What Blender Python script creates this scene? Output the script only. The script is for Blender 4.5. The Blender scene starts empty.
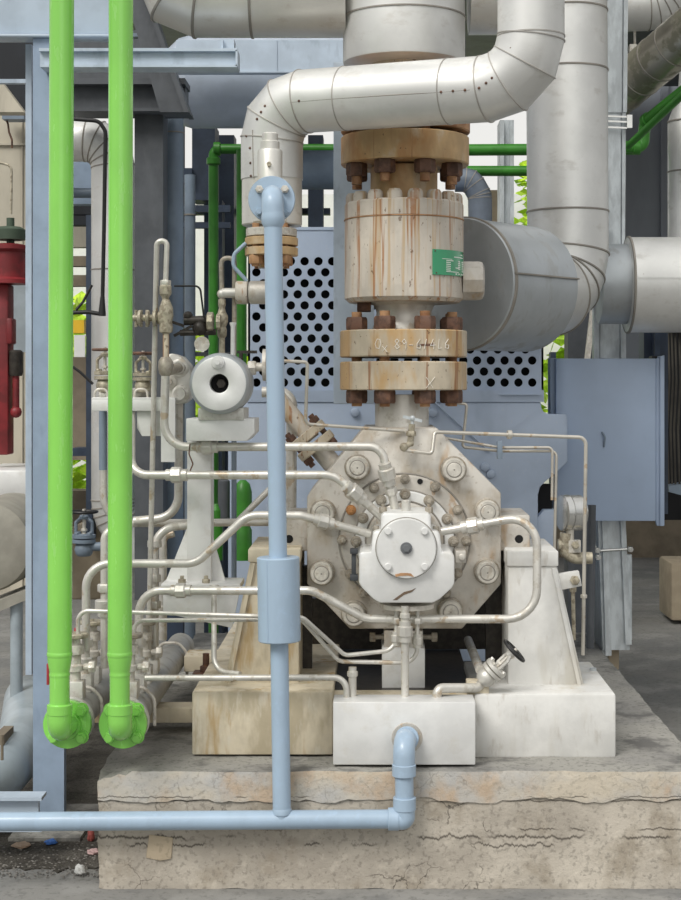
import bpy, bmesh, math, random
from mathutils import Vector, Matrix, noise as mnoise
random.seed(7)
C = bpy.context.scene.collection
PI = math.pi
CAM_D, FPX, VX, VY, CZ = 5.0, 1575.0, 375.0, 385.0, 1.6
# camera stands 5 m in front of the plinth's front face (Y = 0), 1.6 m above the ground
def K(Y): return (Y + CAM_D) / FPX                  # metres per pixel at depth Y
def P(px, py, Y): return Vector(((px - VX) * K(Y), Y, CZ - (py - VY) * K(Y)))
def ZG(z, Y): return VY + (CZ - z) / K(Y)           # pixel row of height z at depth Y

# ------------------------------------------------------------------ mesh builder
def frame(axis):
    a = Vector(axis).normalized()
    h = Vector((0, 0, 1)) if abs(a.z) < 0.9 else Vector((0, 1, 0))
    u = a.cross(h).normalized()
    v = u.cross(a).normalized()
    return a, u, v

class MB:
    def __init__(s): s.v = []; s.f = []; s.mi = []; s.cur = 0
    def add(s, vs, fs):
        n = len(s.v); s.v += [Vector(q) for q in vs]
        s.f += [[i + n for i in f] for f in fs]; s.mi += [s.cur]*len(fs); return s
    def wbox(s, x0, x1, y0, y1, z0, z1):
        vs = [(x0,y0,z0),(x1,y0,z0),(x1,y1,z0),(x0,y1,z0),(x0,y0,z1),(x1,y0,z1),(x1,y1,z1),(x0,y1,z1)]
        return s.add(vs, [(0,3,2,1),(4,5,6,7),(0,1,5,4),(1,2,6,5),(2,3,7,6),(3,0,4,7)])
    def box(s, px0, py0, px1, py1, Y0, Y1):
        a = P(px0, py1, Y0); b = P(px1, py0, Y0)
        return s.wbox(a.x, b.x, Y0, Y1, a.z, b.z)
    def prism(s, pts, vec):
        n = len(pts); vec = Vector(vec)
        vs = [Vector(p) for p in pts] + [Vector(p) + vec for p in pts]
        fs = [list(range(n)), list(range(2*n-1, n-1, -1))]
        for i in range(n):
            j = (i+1) % n
            fs.append([i, i+n, j+n, j])
        return s.add(vs, fs)
    def poly(s, px, Y0, Y1):
        return s.prism([P(x, y, Y0) for x, y in px], (0, Y1 - Y0, 0))
    def obox(s, c, ax, hx, ay, hy, az, hz):
        c = Vector(c); X = Vector(ax).normalized()*hx; Yv = Vector(ay).normalized()*hy; Zv = Vector(az).normalized()*hz
        vs = [c + sx*X + sy*Yv + sz*Zv for sz in (-1,1) for sx, sy in ((-1,-1),(1,-1),(1,1),(-1,1))]
        return s.add(vs, [(0,3,2,1),(4,5,6,7),(0,1,5,4),(1,2,6,5),(2,3,7,6),(3,0,4,7)])
    def bar(s, a, b, w, h, up=(0,0,1)):
        a = Vector(a); b = Vector(b); d = (b-a)
        u = Vector(up)
        if abs(d.normalized().dot(u)) > .95: u = Vector((0,1,0))
        sd = d.cross(u).normalized(); u2 = sd.cross(d).normalized()
        return s.obox((a+b)/2, d, d.length/2, sd, w/2, u2, h/2)
    def lathe(s, o, axis, prof, seg=32, caps=True):
        o = Vector(o); a, u, v = frame(axis); vs = []; fs = []
        for r, h in prof:
            for k in range(seg):
                t = 2*PI*k/seg
                vs.append(o + a*h + (u*math.cos(t) + v*math.sin(t))*r)
        for i in range(len(prof)-1):
            for k in range(seg):
                k2 = (k+1) % seg
                fs.append([i*seg+k, (i+1)*seg+k, (i+1)*seg+k2, i*seg+k2])
        if caps:
            fs.append(list(range(seg-1, -1, -1)) if True else [])
            fs.append([(len(prof)-1)*seg+k for k in range(seg)])
        return s.add(vs, fs)
    def cyl(s, a, b, r, r2=None, seg=20, ch=0):
        a = Vector(a); b = Vector(b); L = (b-a).length; r2 = r if r2 is None else r2
        if ch: pr = [(r-ch,0),(r,ch),(r2,L-ch),(r2-ch,L)]
        else: pr = [(r,0),(r2,L)]
        return s.lathe(a, b-a, pr, seg)
    def hexn(s, c, axis, r, h):
        return s.lathe(c, axis, [(r*.93,0),(r,h*.12),(r,h*.85),(r*.9,h)], 6)
    def nut(s, c, axis, r, h):           # hexagon nut with its stud end
        a = Vector(axis).normalized()
        s.hexn(c, axis, r, h); s.cyl(Vector(c)+a*h*.5, Vector(c)+a*(h*1.5), r*.55, seg=10)
        return s
    def sphere(s, c, r, seg=16, sq=(1,1,1)):
        c = Vector(c); vs = []; fs = []; n = seg//2
        vs.append(c+Vector((0,0,r*sq[2])))
        for i in range(1, n):
            th = PI*i/n
            for k in range(seg):
                t = 2*PI*k/seg
                vs.append(c+Vector((r*sq[0]*math.sin(th)*math.cos(t), r*sq[1]*math.sin(th)*math.sin(t), r*sq[2]*math.cos(th))))
        vs.append(c-Vector((0,0,r*sq[2])))
        for k in range(seg): fs.append([0, 1+k, 1+(k+1)%seg])
        for i in range(n-2):
            for k in range(seg):
                a = 1+i*seg+k; b = 1+i*seg+(k+1)%seg
                fs.append([a, a+seg, b+seg, b])
        L = len(vs)-1; o = 1+(n-2)*seg
        for k in range(seg): fs.append([L, o+(k+1)%seg, o+k])
        return s.add(vs, fs)
    def ring(s, c, axis, R, r, seg=32, ms=8):     # torus
        c = Vector(c); a, u, v = frame(axis); vs = []; fs = []
        for k in range(seg):
            t = 2*PI*k/seg; d = u*math.cos(t)+v*math.sin(t)
            for m in range(ms):
                q = 2*PI*m/ms
                vs.append(c + d*(R + r*math.cos(q)) + a*r*math.sin(q))
        for k in range(seg):
            for m in range(ms):
                k2=(k+1)%seg; m2=(m+1)%ms
                fs.append([k*ms+m, k2*ms+m, k2*ms+m2, k*ms+m2])
        return s.add(vs, fs)
    def tube(s, pts, r, bend=0, seg=12, bs=6, caps=True, seams=0, seamh=0, seamw=.006, prof=None):
        path, tan, isb = bend_path([Vector(p) for p in pts], bend, bs)
        return s.sweep(path, r, seg, caps, seams, seamh, seamw, isb)
    def sweep(s, path, r, seg=12, caps=True, seams=0, seamh=0, seamw=.006, isb=None):
        n = len(path); dirs = [(path[i+1]-path[i]).normalized() for i in range(n-1)]
        u = frame(dirs[0])[1]; rings = []; fr = []
        for i in range(n):
            d0 = dirs[max(i-1,0)]; d1 = dirs[min(i,n-2)]
            t = (d0+d1)
            t = t.normalized() if t.length > 1e-6 else d1
            if i: u = rot_between(dirs[max(i-2,0)], d0, u) if i > 1 else u
            uu = u - d0*u.dot(d0); uu.normalize(); u = uu
            vv = d0.cross(uu)
            rr = r[i] if isinstance(r, (list, tuple)) else r
            ring = []
            for k in range(seg):
                q = 2*PI*k/seg
                off = (uu*math.cos(q) + vv*math.sin(q))*rr
                dd = d0.dot(t)                       # slide along the incoming direction onto the mitre plane
                off = off - d0*(off.dot(t)/dd)
                ring.append(path[i]+off)
            rings.append(ring); fr.append((t, rr))
        vs = [p for g in rings for p in g]; fs = []
        for i in range(n-1):
            for k in range(seg):
                k2 = (k+1)%seg
                fs.append([i*seg+k, i*seg+k2, (i+1)*seg+k2, (i+1)*seg+k])
        if caps: fs.append(list(range(seg-1,-1,-1))); fs.append([(n-1)*seg+k for k in range(seg)])
        s.add(vs, fs)
        if seams:
            for i in range(1, n-1):
                if isb and not isb[i]: continue
                s.bead(rings[i], path[i], fr[i][0], seamh, seamw)
        return s
    def bead(s, ring, c, t, h, w):
        seg = len(ring); vs = []; fs = []
        for (dh, dw) in ((-.002,-w),(h,-w*.6),(h,w*.6),(-.002,w)):
            for p in ring:
                o = (p-c).normalized()
                vs.append(p + o*dh + t*dw)
        for j in range(3):
            for k in range(seg):
                k2=(k+1)%seg
                fs.append([j*seg+k, j*seg+k2, (j+1)*seg+k2, (j+1)*seg+k])
        s.cur = 1; s.add(vs, fs); s.cur = 0; return s
    def hoop(s, c, axis, r, h, w, seg=40):        # raised seam round a straight pipe
        a, u, v = frame(axis); c = Vector(c)
        ring = [c + (u*math.cos(2*PI*k/seg) + v*math.sin(2*PI*k/seg))*r for k in range(seg)]
        return s.bead(ring, c, a, h, w)

def rot_between(a, b, u):
    q = a.rotation_difference(b)
    return q @ u

def bend_path(pts, bend, bs=6):
    out = [pts[0]]; isb = [0]; n = len(pts)
    for i in range(1, n-1):
        a, p, b = pts[i-1], pts[i], pts[i+1]
        d0 = (p-a); d1 = (b-p); l0 = d0.length; l1 = d1.length
        d0 = d0/l0; d1 = d1/l1
        ang = d0.angle(d1)
        bd = bend[i] if isinstance(bend, (list, tuple)) else bend
        if ang < .02 or bd <= 0:
            out.append(p); isb.append(0); continue
        tl = min(bd*math.tan(ang/2), l0*.48, l1*.48); R = tl/math.tan(ang/2)
        s0 = p - d0*tl
        nrm = (d1 - d0*d1.dot(d0)).normalized(); cen = s0 + nrm*R
        for j in range(bs+1):
            t = ang*j/bs
            q = cen - nrm*R*math.cos(t) + d0*R*math.sin(t)
            out.append(q); isb.append(1)
    out.append(pts[-1]); isb.append(0)
    # drop duplicates
    o2 = [out[0]]; b2 = [isb[0]]
    for q, z in zip(out[1:], isb[1:]):
        if (q-o2[-1]).length > 1e-5: o2.append(q); b2.append(z)
    return o2, None, b2

def make_mesh(name, mb, m, origin=(0,0,0), bevel=0, smooth=32):
    me = bpy.data.meshes.new(name)
    o = Vector(origin)
    me.from_pydata([tuple(v-o) for v in mb.v], [], mb.f)
    me.polygons.foreach_set('material_index', mb.mi)
    bm = bmesh.new(); bm.from_mesh(me)
    bmesh.ops.recalc_face_normals(bm, faces=bm.faces)
    if bevel:
        es = [e for e in bm.edges if len(e.link_faces) == 2 and e.calc_face_angle(0) > .5]
        bmesh.ops.bevel(bm, geom=es, offset=bevel, segments=2, affect='EDGES', profile=.5, clamp_overlap=True)
    bm.to_mesh(me); bm.free()
    if smooth:
        for p in me.polygons: p.use_smooth = True
        me.set_sharp_from_angle(angle=math.radians(smooth))
    if m: me.materials.append(m)
    if any(mb.mi): me.materials.append(mb.alt if hasattr(mb,'alt') else M['seam'])
    return me

def tag(o, label=None, cat=None, group=None, kind=None):
    if label: o['label'] = label
    if cat: o['category'] = cat
    if group: o['group'] = group
    if kind: o['kind'] = kind
    return o
def thing(name, label, cat, loc, group=None):
    o = bpy.data.objects.new(name, None); C.objects.link(o); o.location = loc
    o.empty_display_size = .05
    return tag(o, label, cat, group)
WORLD = {}
def worigin(o): 
    p = Vector(o.location)
    while o.parent: o = o.parent; p += Vector(o.location)
    return p
def part(name, mb, m, parent, label=None, bevel=0, smooth=32, kind=None):
    org = worigin(parent)
    o = bpy.data.objects.new(name, make_mesh(name, mb, m, org, bevel, smooth)); C.objects.link(o)
    o.parent = parent
    if label: o['label'] = label
    if kind: o['kind'] = kind
    return o
def single(name, mb, m, label, cat, group=None, kind=None, bevel=0, smooth=32):
    xs = [v.x for v in mb.v]; ys = [v.y for v in mb.v]; zs = [v.z for v in mb.v]
    org = Vector(((min(xs)+max(xs))/2, (min(ys)+max(ys))/2, min(zs)))
    o = bpy.data.objects.new(name, make_mesh(name, mb, m, org, bevel, smooth)); C.objects.link(o)
    o.location = org
    return tag(o, label, cat, group, kind)
def struct(name, mb, m, bevel=0, smooth=32):
    o = bpy.data.objects.new(name, make_mesh(name, mb, m, (0,0,0), bevel, smooth)); C.objects.link(o)
    o['kind'] = 'structure'; return o
def dup(root, delta, label=None, group=None, name=None):
    r = root.copy(); C.objects.link(r); r.location = Vector(root.location)+Vector(delta)
    if label: r['label'] = label
    if group: r['group'] = group
    for ch in list(root.children):
        c = ch.copy(); C.objects.link(c); c.parent = r
        for g in list(ch.children):
            d = g.copy(); C.objects.link(d); d.parent = c
    return r
def lettering(name, parent, body, loc, h, m, axis_x=(1,0,0), axis_z=(0,0,1), label=None):
    cu = bpy.data.curves.new(name, 'FONT'); cu.body = body; cu.size = h; cu.align_x = 'CENTER'; cu.align_y = 'CENTER'
    tmp = bpy.data.objects.new(name+'_t', cu); C.objects.link(tmp)
    bpy.context.view_layer.update()
    me = bpy.data.meshes.new_from_object(tmp.evaluated_get(bpy.context.evaluated_depsgraph_get()))
    bpy.data.objects.remove(tmp); bpy.data.curves.remove(cu)
    o = bpy.data.objects.new(name, me); me.materials.clear(); me.materials.append(m); C.objects.link(o)
    X = Vector(axis_x).normalized(); Zv = Vector(axis_z).normalized(); N = X.cross(Zv)
    mat = Matrix((X, Zv, N)).transposed().to_4x4()
    me.transform(mat)
    o.parent = parent; o.location = Vector(loc)-worigin(parent)
    if label: o['label'] = label
    return o

def surf(px, py, A, B, r, off=0):
    """point of a pipe's front surface (axis A-B, radius r) that the sight line through a pixel meets"""
    A = Vector(A); d = (Vector(B)-A).normalized(); lo = -1.0; hi = None; Y = min(A.y, B.y)-r*1.5
    def dist(Y):
        p = P(px, py, Y); q = p-A; return (q-d*q.dot(d)).length
    best = min((dist(Y+i*r*.02), Y+i*r*.02) for i in range(300))
    i = 0
    while i < 400:
        y = Y+i*r*.01
        if dist(y) <= r+off: return P(px, py, y)
        i += 1
    return P(px, py, best[1])
# ------------------------------------------------------------------ materials (all procedural)
def srgb(r, g, b):
    f = lambda c: (c/255/12.92) if c/255 <= .04045 else ((c/255+.055)/1.055)**2.4
    return (f(r), f(g), f(b))
def mat(name, col, rough=.5, metal=0.0, var=.12, vs=(6,6,6), layers=(), bump=0, bs=60, spec=.5, coat=0):
    """base colour with soft blotches, then layers (colour, noise scale, low, high, strength, detail) of stains or painted reflections"""
    m = bpy.data.materials.new(name); m.use_nodes = True; nt = m.node_tree; N = nt.nodes; L = nt.links
    b = N['Principled BSDF']
    b.inputs['Roughness'].default_value = rough; b.inputs['Metallic'].default_value = metal
    b.inputs['Specular IOR Level'].default_value = spec; b.inputs['Coat Weight'].default_value = coat
    b.inputs['Coat Roughness'].default_value = .12
    geo = N.new('ShaderNodeNewGeometry')
    def nz(scale, detail=4, off=0):
        mp = N.new('ShaderNodeMapping'); mp.inputs['Scale'].default_value = scale; mp.inputs['Location'].default_value = (off, off*.7, off*.3)
        L.new(geo.outputs['Position'], mp.inputs['Vector'])
        t = N.new('ShaderNodeTexNoise'); t.inputs['Scale'].default_value = 1; t.inputs['Detail'].default_value = detail
        t.inputs['Roughness'].default_value = .6
        L.new(mp.outputs['Vector'], t.inputs['Vector']); return t.outputs['Fac']
    def mix(f, a, c):
        mx = N.new('ShaderNodeMix'); mx.data_type = 'RGBA'
        if isinstance(f, float): mx.inputs[0].default_value = f
        else: L.new(f, mx.inputs[0])
        for sock, q in ((6, a), (7, c)):
            if isinstance(q, tuple): mx.inputs[sock].default_value = (*q[:3], 1)
            else: L.new(q, mx.inputs[sock])
        return mx.outputs[2]
    def rng(f, lo, hi, st):
        r = N.new('ShaderNodeMapRange'); r.interpolation_type = 'SMOOTHSTEP'
        r.inputs['From Min'].default_value = .5+(lo-.5)*.62; r.inputs['From Max'].default_value = .5+(hi-.5)*.62
        r.inputs['To Max'].default_value = st; L.new(f, r.inputs['Value']); return r.outputs['Result']
    dk = tuple(max(0, c*(1-var)) for c in col); lt = tuple(min(1, c*(1+var)) for c in col)
    cc = mix(rng(nz(vs, 5), .3, .7, 1.0), dk, lt)
    rf = None
    for i, ly in enumerate(layers):
        c2, sc, lo, hi, st = ly[:5]; det = ly[5] if len(ly) > 5 else 4
        f = rng(nz(sc, det, 3.7*(i+1)), lo, hi, st)
        cc = mix(f, cc, c2)
        if metal > 0 or rough < .45:
            rf = f if rf is None else rf
    L.new(cc, b.inputs['Base Color'])
    if rf is not None:
        r = N.new('ShaderNodeMapRange'); r.inputs['To Min'].default_value = rough; r.inputs['To Max'].default_value = min(1, rough+.35)
        L.new(rf, r.inputs['Value']); L.new(r.outputs['Result'], b.inputs['Roughness'])
        if metal > 0:
            r2 = N.new('ShaderNodeMapRange'); r2.inputs['To Min'].default_value = metal; r2.inputs['To Max'].default_value = metal*.4
            L.new(rf, r2.inputs['Value']); L.new(r2.outputs['Result'], b.inputs['Metallic'])
    if bump:
        bp = N.new('ShaderNodeBump'); bp.inputs['Strength'].default_value = bump; bp.inputs['Distance'].default_value = .01
        L.new(nz((bs,bs,bs), 6, 1.3), bp.inputs['Height']); L.new(bp.outputs['Normal'], b.inputs['Normal'])
    return m

RUST = (.20,.085,.03); RUSTD = (.10,.045,.02); GRIME = (.16,.145,.12)
M = {}
M['green']   = mat('bright_green_paint', (.255,.64,.11), .26, var=.06, vs=(5,5,2), coat=.4,
                   layers=[((.36,.64,.26),(40,40,8),.66,.9,.4)])
M['dgreen']  = mat('mid_green_paint', (.04,.21,.02), .4, var=.15)
M['lblue']   = mat('light_blue_paint', (.34,.445,.56), .35, var=.06, vs=(5,5,2), coat=.2,
                   layers=[((.36,.48,.62),(40,40,40),.55,.75,.5),((.24,.28,.32),(90,90,90),.90,.95,.6)])
M['bsteel']  = mat('blue_grey_steel_paint', (.28,.36,.47), .45, var=.08, layers=[((.17,.23,.33),(9,9,3),.55,.8,.5)])
M['lsteel']  = mat('pale_blue_steel_paint', (.46,.54,.63), .42, var=.07, layers=[((.30,.36,.43),(14,14,6),.6,.8,.5)])
M['motor']   = mat('motor_blue_paint', (.42,.50,.63), .42, var=.06, vs=(3,3,3), layers=[((.25,.31,.41),(3,3,1.2),.55,.8,.5),((.5,.55,.62),(60,60,60),.7,.76,.4)])
M['panel']   = mat('blue_panel_paint', (.37,.46,.61), .38, var=.05, vs=(2,2,2))
M['dsteel']  = mat('dark_and_shaded_steel', (.075,.082,.092), .55, var=.15, layers=[((.11,.118,.13),(12,12,4),.5,.85,.5)])  # blue-grey frame steel with its shade put into the colour; also plain dark parts
M['dblue']   = mat('dark_blue_steel', (.035,.052,.085), .5, var=.2)
M['mgrey']   = mat('mid_grey_pipe_paint', (.19,.24,.30), .45, var=.1)
M['clad']    = mat('aluminium_cladding', (.72,.72,.70), .46, metal=.6, var=.06, vs=(4,4,4), spec=.5,
                   layers=[((.50,.48,.44),(9,9,16),.58,.85,.45),((.34,.31,.27),(60,60,60),.84,.92,.5)], bump=.03, bs=14)
M['cladw']   = mat('weathered_white_cladding', (.70,.685,.64), .42, metal=.5, var=.05, vs=(5,5,5),
                   layers=[((.50,.45,.38),(10,10,18),.56,.84,.6),((.34,.28,.2),(60,60,60),.82,.9,.6)], bump=.03, bs=14)
M['cladg']   = mat('dull_grey_cladding', (.42,.45,.47), .42, metal=.5, var=.08, vs=(4,4,4),
                   layers=[((.33,.33,.32),(12,12,6),.55,.75,.5)], bump=.02, bs=14)
M['cladd']   = mat('reflection_tinted_cladding', (.40,.37,.30), .3, metal=.7, var=.15, vs=(4,4,4), layers=[((.12,.12,.07),(9,9,9),.5,.7,.6)])  # brown-green reflection painted into the cladding as blotches
M['vessel']  = mat('blue_grey_vessel_paint', (.40,.45,.52), .4, var=.07)
M['seam']    = mat('dark_seam', (.28,.26,.23), .6, metal=.2)
M['silver']  = mat('aluminium_paint', (.64,.625,.58), .42, metal=.4, var=.08, vs=(9,9,9),
                   layers=[((.40,.37,.31),(20,20,20),.56,.78,.6),((.42,.31,.18),(13,13,7),.64,.76,.45)])
M['spipe']   = mat('silver_painted_tube', (.64,.62,.57), .38, metal=.45, var=.08, vs=(12,12,12),
                   layers=[((.42,.38,.31),(26,26,26),.55,.75,.55),((.42,.29,.15),(15,15,15),.66,.76,.6)])
M['tubing']  = mat('stainless_tubing', (.58,.55,.49), .32, metal=.5, var=.1, layers=[((.4,.27,.14),(20,20,20),.62,.74,.7)])
M['white']   = mat('white_aluminium_paint', (.74,.74,.725), .42, metal=.22, var=.06, vs=(7,7,7),
                   layers=[((.60,.58,.53),(14,14,14),.56,.85,.5),((.40,.30,.18),(50,50,50),.86,.92,.5)])
M['casing']  = mat('cast_pump_paint', (.57,.54,.49), .42, metal=.32, var=.12, vs=(7,7,7),
                   layers=[((.38,.31,.22),(9,9,5),.45,.80,.7),((.44,.27,.12),(12,12,4),.60,.85,.65),((.33,.27,.2),(50,50,50),.66,.76,.4)], bump=.08, bs=50)
M['casing2'] = mat('pump_cover_paint', (.55,.52,.47), .42, metal=.3, var=.12, vs=(12,12,12),
                   layers=[((.42,.35,.27),(20,20,14),.5,.74,.6),((.42,.25,.11),(22,22,9),.64,.75,.6)], bump=.05, bs=60)
M['nutgrey'] = mat('grey_painted_nut', (.36,.325,.27), .48, metal=.25, var=.2, vs=(30,30,30), layers=[((.30,.24,.17),(45,45,45),.55,.72,.6)])
M['nutlight']= mat('pale_painted_nut', (.60,.57,.51), .45, metal=.2, var=.15, vs=(30,30,30), layers=[((.40,.33,.25),(45,45,45),.58,.72,.5)])
M['valve']   = mat('rust_streaked_cream_paint', (.57,.52,.45), .5, var=.1, vs=(9,9,3),
                   layers=[((.50,.35,.19),(38,38,1.1),.52,.68,.75),((.36,.15,.045),(30,30,.9),.63,.72,.85),((.46,.42,.36),(10,10,10),.5,.75,.5),((.14,.07,.03),(55,55,30),.72,.78,.7)])
M['flange']  = mat('rusty_cream_flange', (.54,.47,.36), .52, var=.12, vs=(9,9,5),
                   layers=[((.50,.30,.11),(9,9,2.5),.45,.70,.8),((.27,.11,.04),(34,34,1.4),.62,.73,.8),((.10,.05,.025),(60,60,40),.72,.78,.7)])
M['flangeu'] = mat('orange_stained_flange', (.54,.37,.19), .55, var=.15, vs=(9,9,5),
                   layers=[((.44,.21,.07),(7,7,3),.45,.78,.8),((.60,.50,.36),(11,11,6),.58,.82,.7),((.24,.10,.04),(40,40,2),.66,.8,.7),((.08,.045,.025),(60,60,40),.80,.88,.7)])
M['flanger'] = mat('heavily_rusted_flange', (.43,.24,.12), .6, var=.2, layers=[((.22,.09,.035),(12,12,12),.45,.7,.8)])
M['rust']    = mat('rusty_steel', (.115,.06,.04), .7, var=.35, vs=(30,30,30), layers=[((.25,.11,.045),(22,22,22),.60,.85,.6)], bump=.15, bs=120)
M['rustl']   = mat('light_rust', (.44,.21,.075), .65, var=.2, vs=(30,30,30))
M['brass']   = mat('dirty_bronze_fitting', (.42,.38,.29), .45, metal=.3, var=.2, vs=(40,40,40), layers=[((.19,.155,.11),(50,50,50),.5,.7,.7)], bump=.1, bs=140)
M['oily_shaded']    = mat('oily_and_shaded_iron', (.04,.034,.028), .45, metal=.3, var=.3, vs=(40,40,40))  # on the base floor and webs it carries the shade under the pump
M['black']   = mat('black_rubber', (.012,.012,.013), .5, var=.1)
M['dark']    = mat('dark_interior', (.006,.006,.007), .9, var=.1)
M['red']     = mat('dark_red_paint', (.20,.016,.02), .5, var=.2, vs=(9,9,9), layers=[((.10,.012,.012),(14,14,14),.5,.75,.6)])
M['redb']    = mat('bright_red_paint', (.42,.04,.05), .5, var=.15)
M['beige']   = mat('beige_foundation_paint', (.62,.55,.42), .7, var=.1, vs=(7,7,7),
                   layers=[((.38,.32,.21),(9,9,3),.48,.74,.7),((.42,.27,.10),(11,11,2.2),.60,.76,.7),((.66,.62,.52),(24,24,6),.58,.72,.5)], bump=.1, bs=70)
M['baseg']   = mat('pale_foundation_paint', (.66,.655,.63), .55, var=.08, vs=(6,6,6),
                   layers=[((.50,.47,.40),(9,9,2.2),.45,.86,.65),((.40,.36,.30),(28,28,9),.62,.9,.5),((.42,.32,.19),(16,16,4),.74,.95,.5)], bump=.06, bs=70)
M['galv']    = mat('galvanised_steel', (.60,.64,.66), .45, metal=.45, var=.12, vs=(25,25,9), layers=[((.40,.43,.45),(12,12,5),.5,.75,.5)])
M['gauge']   = mat('stainless_gauge_case', (.62,.62,.60), .22, metal=.85, var=.05)
M['tank']    = mat('beige_tank_cladding', (.50,.46,.37), .6, var=.1, vs=(3,3,1.5), layers=[((.33,.30,.24),(8,8,1.5),.5,.75,.6)])
M['greyround']=mat('grey_insulated_drum', (.30,.285,.24), .6, var=.12)
M['pgrey']   = mat('grey_pipe_enamel', (.32,.37,.40), .35, var=.1, layers=[((.27,.31,.33),(8,8,8),.5,.75,.5)])
M['plate']   = mat('green_nameplate_enamel', (.045,.30,.145), .25, var=.1, coat=.6)
M['ink']     = mat('white_print', (.72,.80,.72), .5, var=.02)
M['chalk']   = mat('white_chalk', (.80,.77,.70), .8, var=.1)
M['scratch'] = mat('brown_scratch', (.13,.09,.06), .8, var=.2)
M['cable']   = M['black']
M['wallw']   = mat('white_sheet_cladding', (.84,.84,.82), .6, var=.03)
M['cream']   = mat('cream_panel', (.70,.58,.40), .7, var=.06)
M['brown']   = mat('brown_concrete', (.20,.165,.12), .9, var=.2, vs=(3,3,3), bump=.2, bs=20)
M['blockc']  = mat('tan_concrete', (.36,.30,.215), .9, var=.12, vs=(5,5,5), bump=.15, bs=30)
M['leaf']    = mat('sunlit_leaves', (.55,.85,.05), .6, var=.3, vs=(9,9,9))
M['yellow']  = mat('yellow_paint', (.80,.50,.03), .5, var=.08)
M['cabling'] = mat('grimy_cable', (.05,.045,.035), .6, var=.3)

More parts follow.
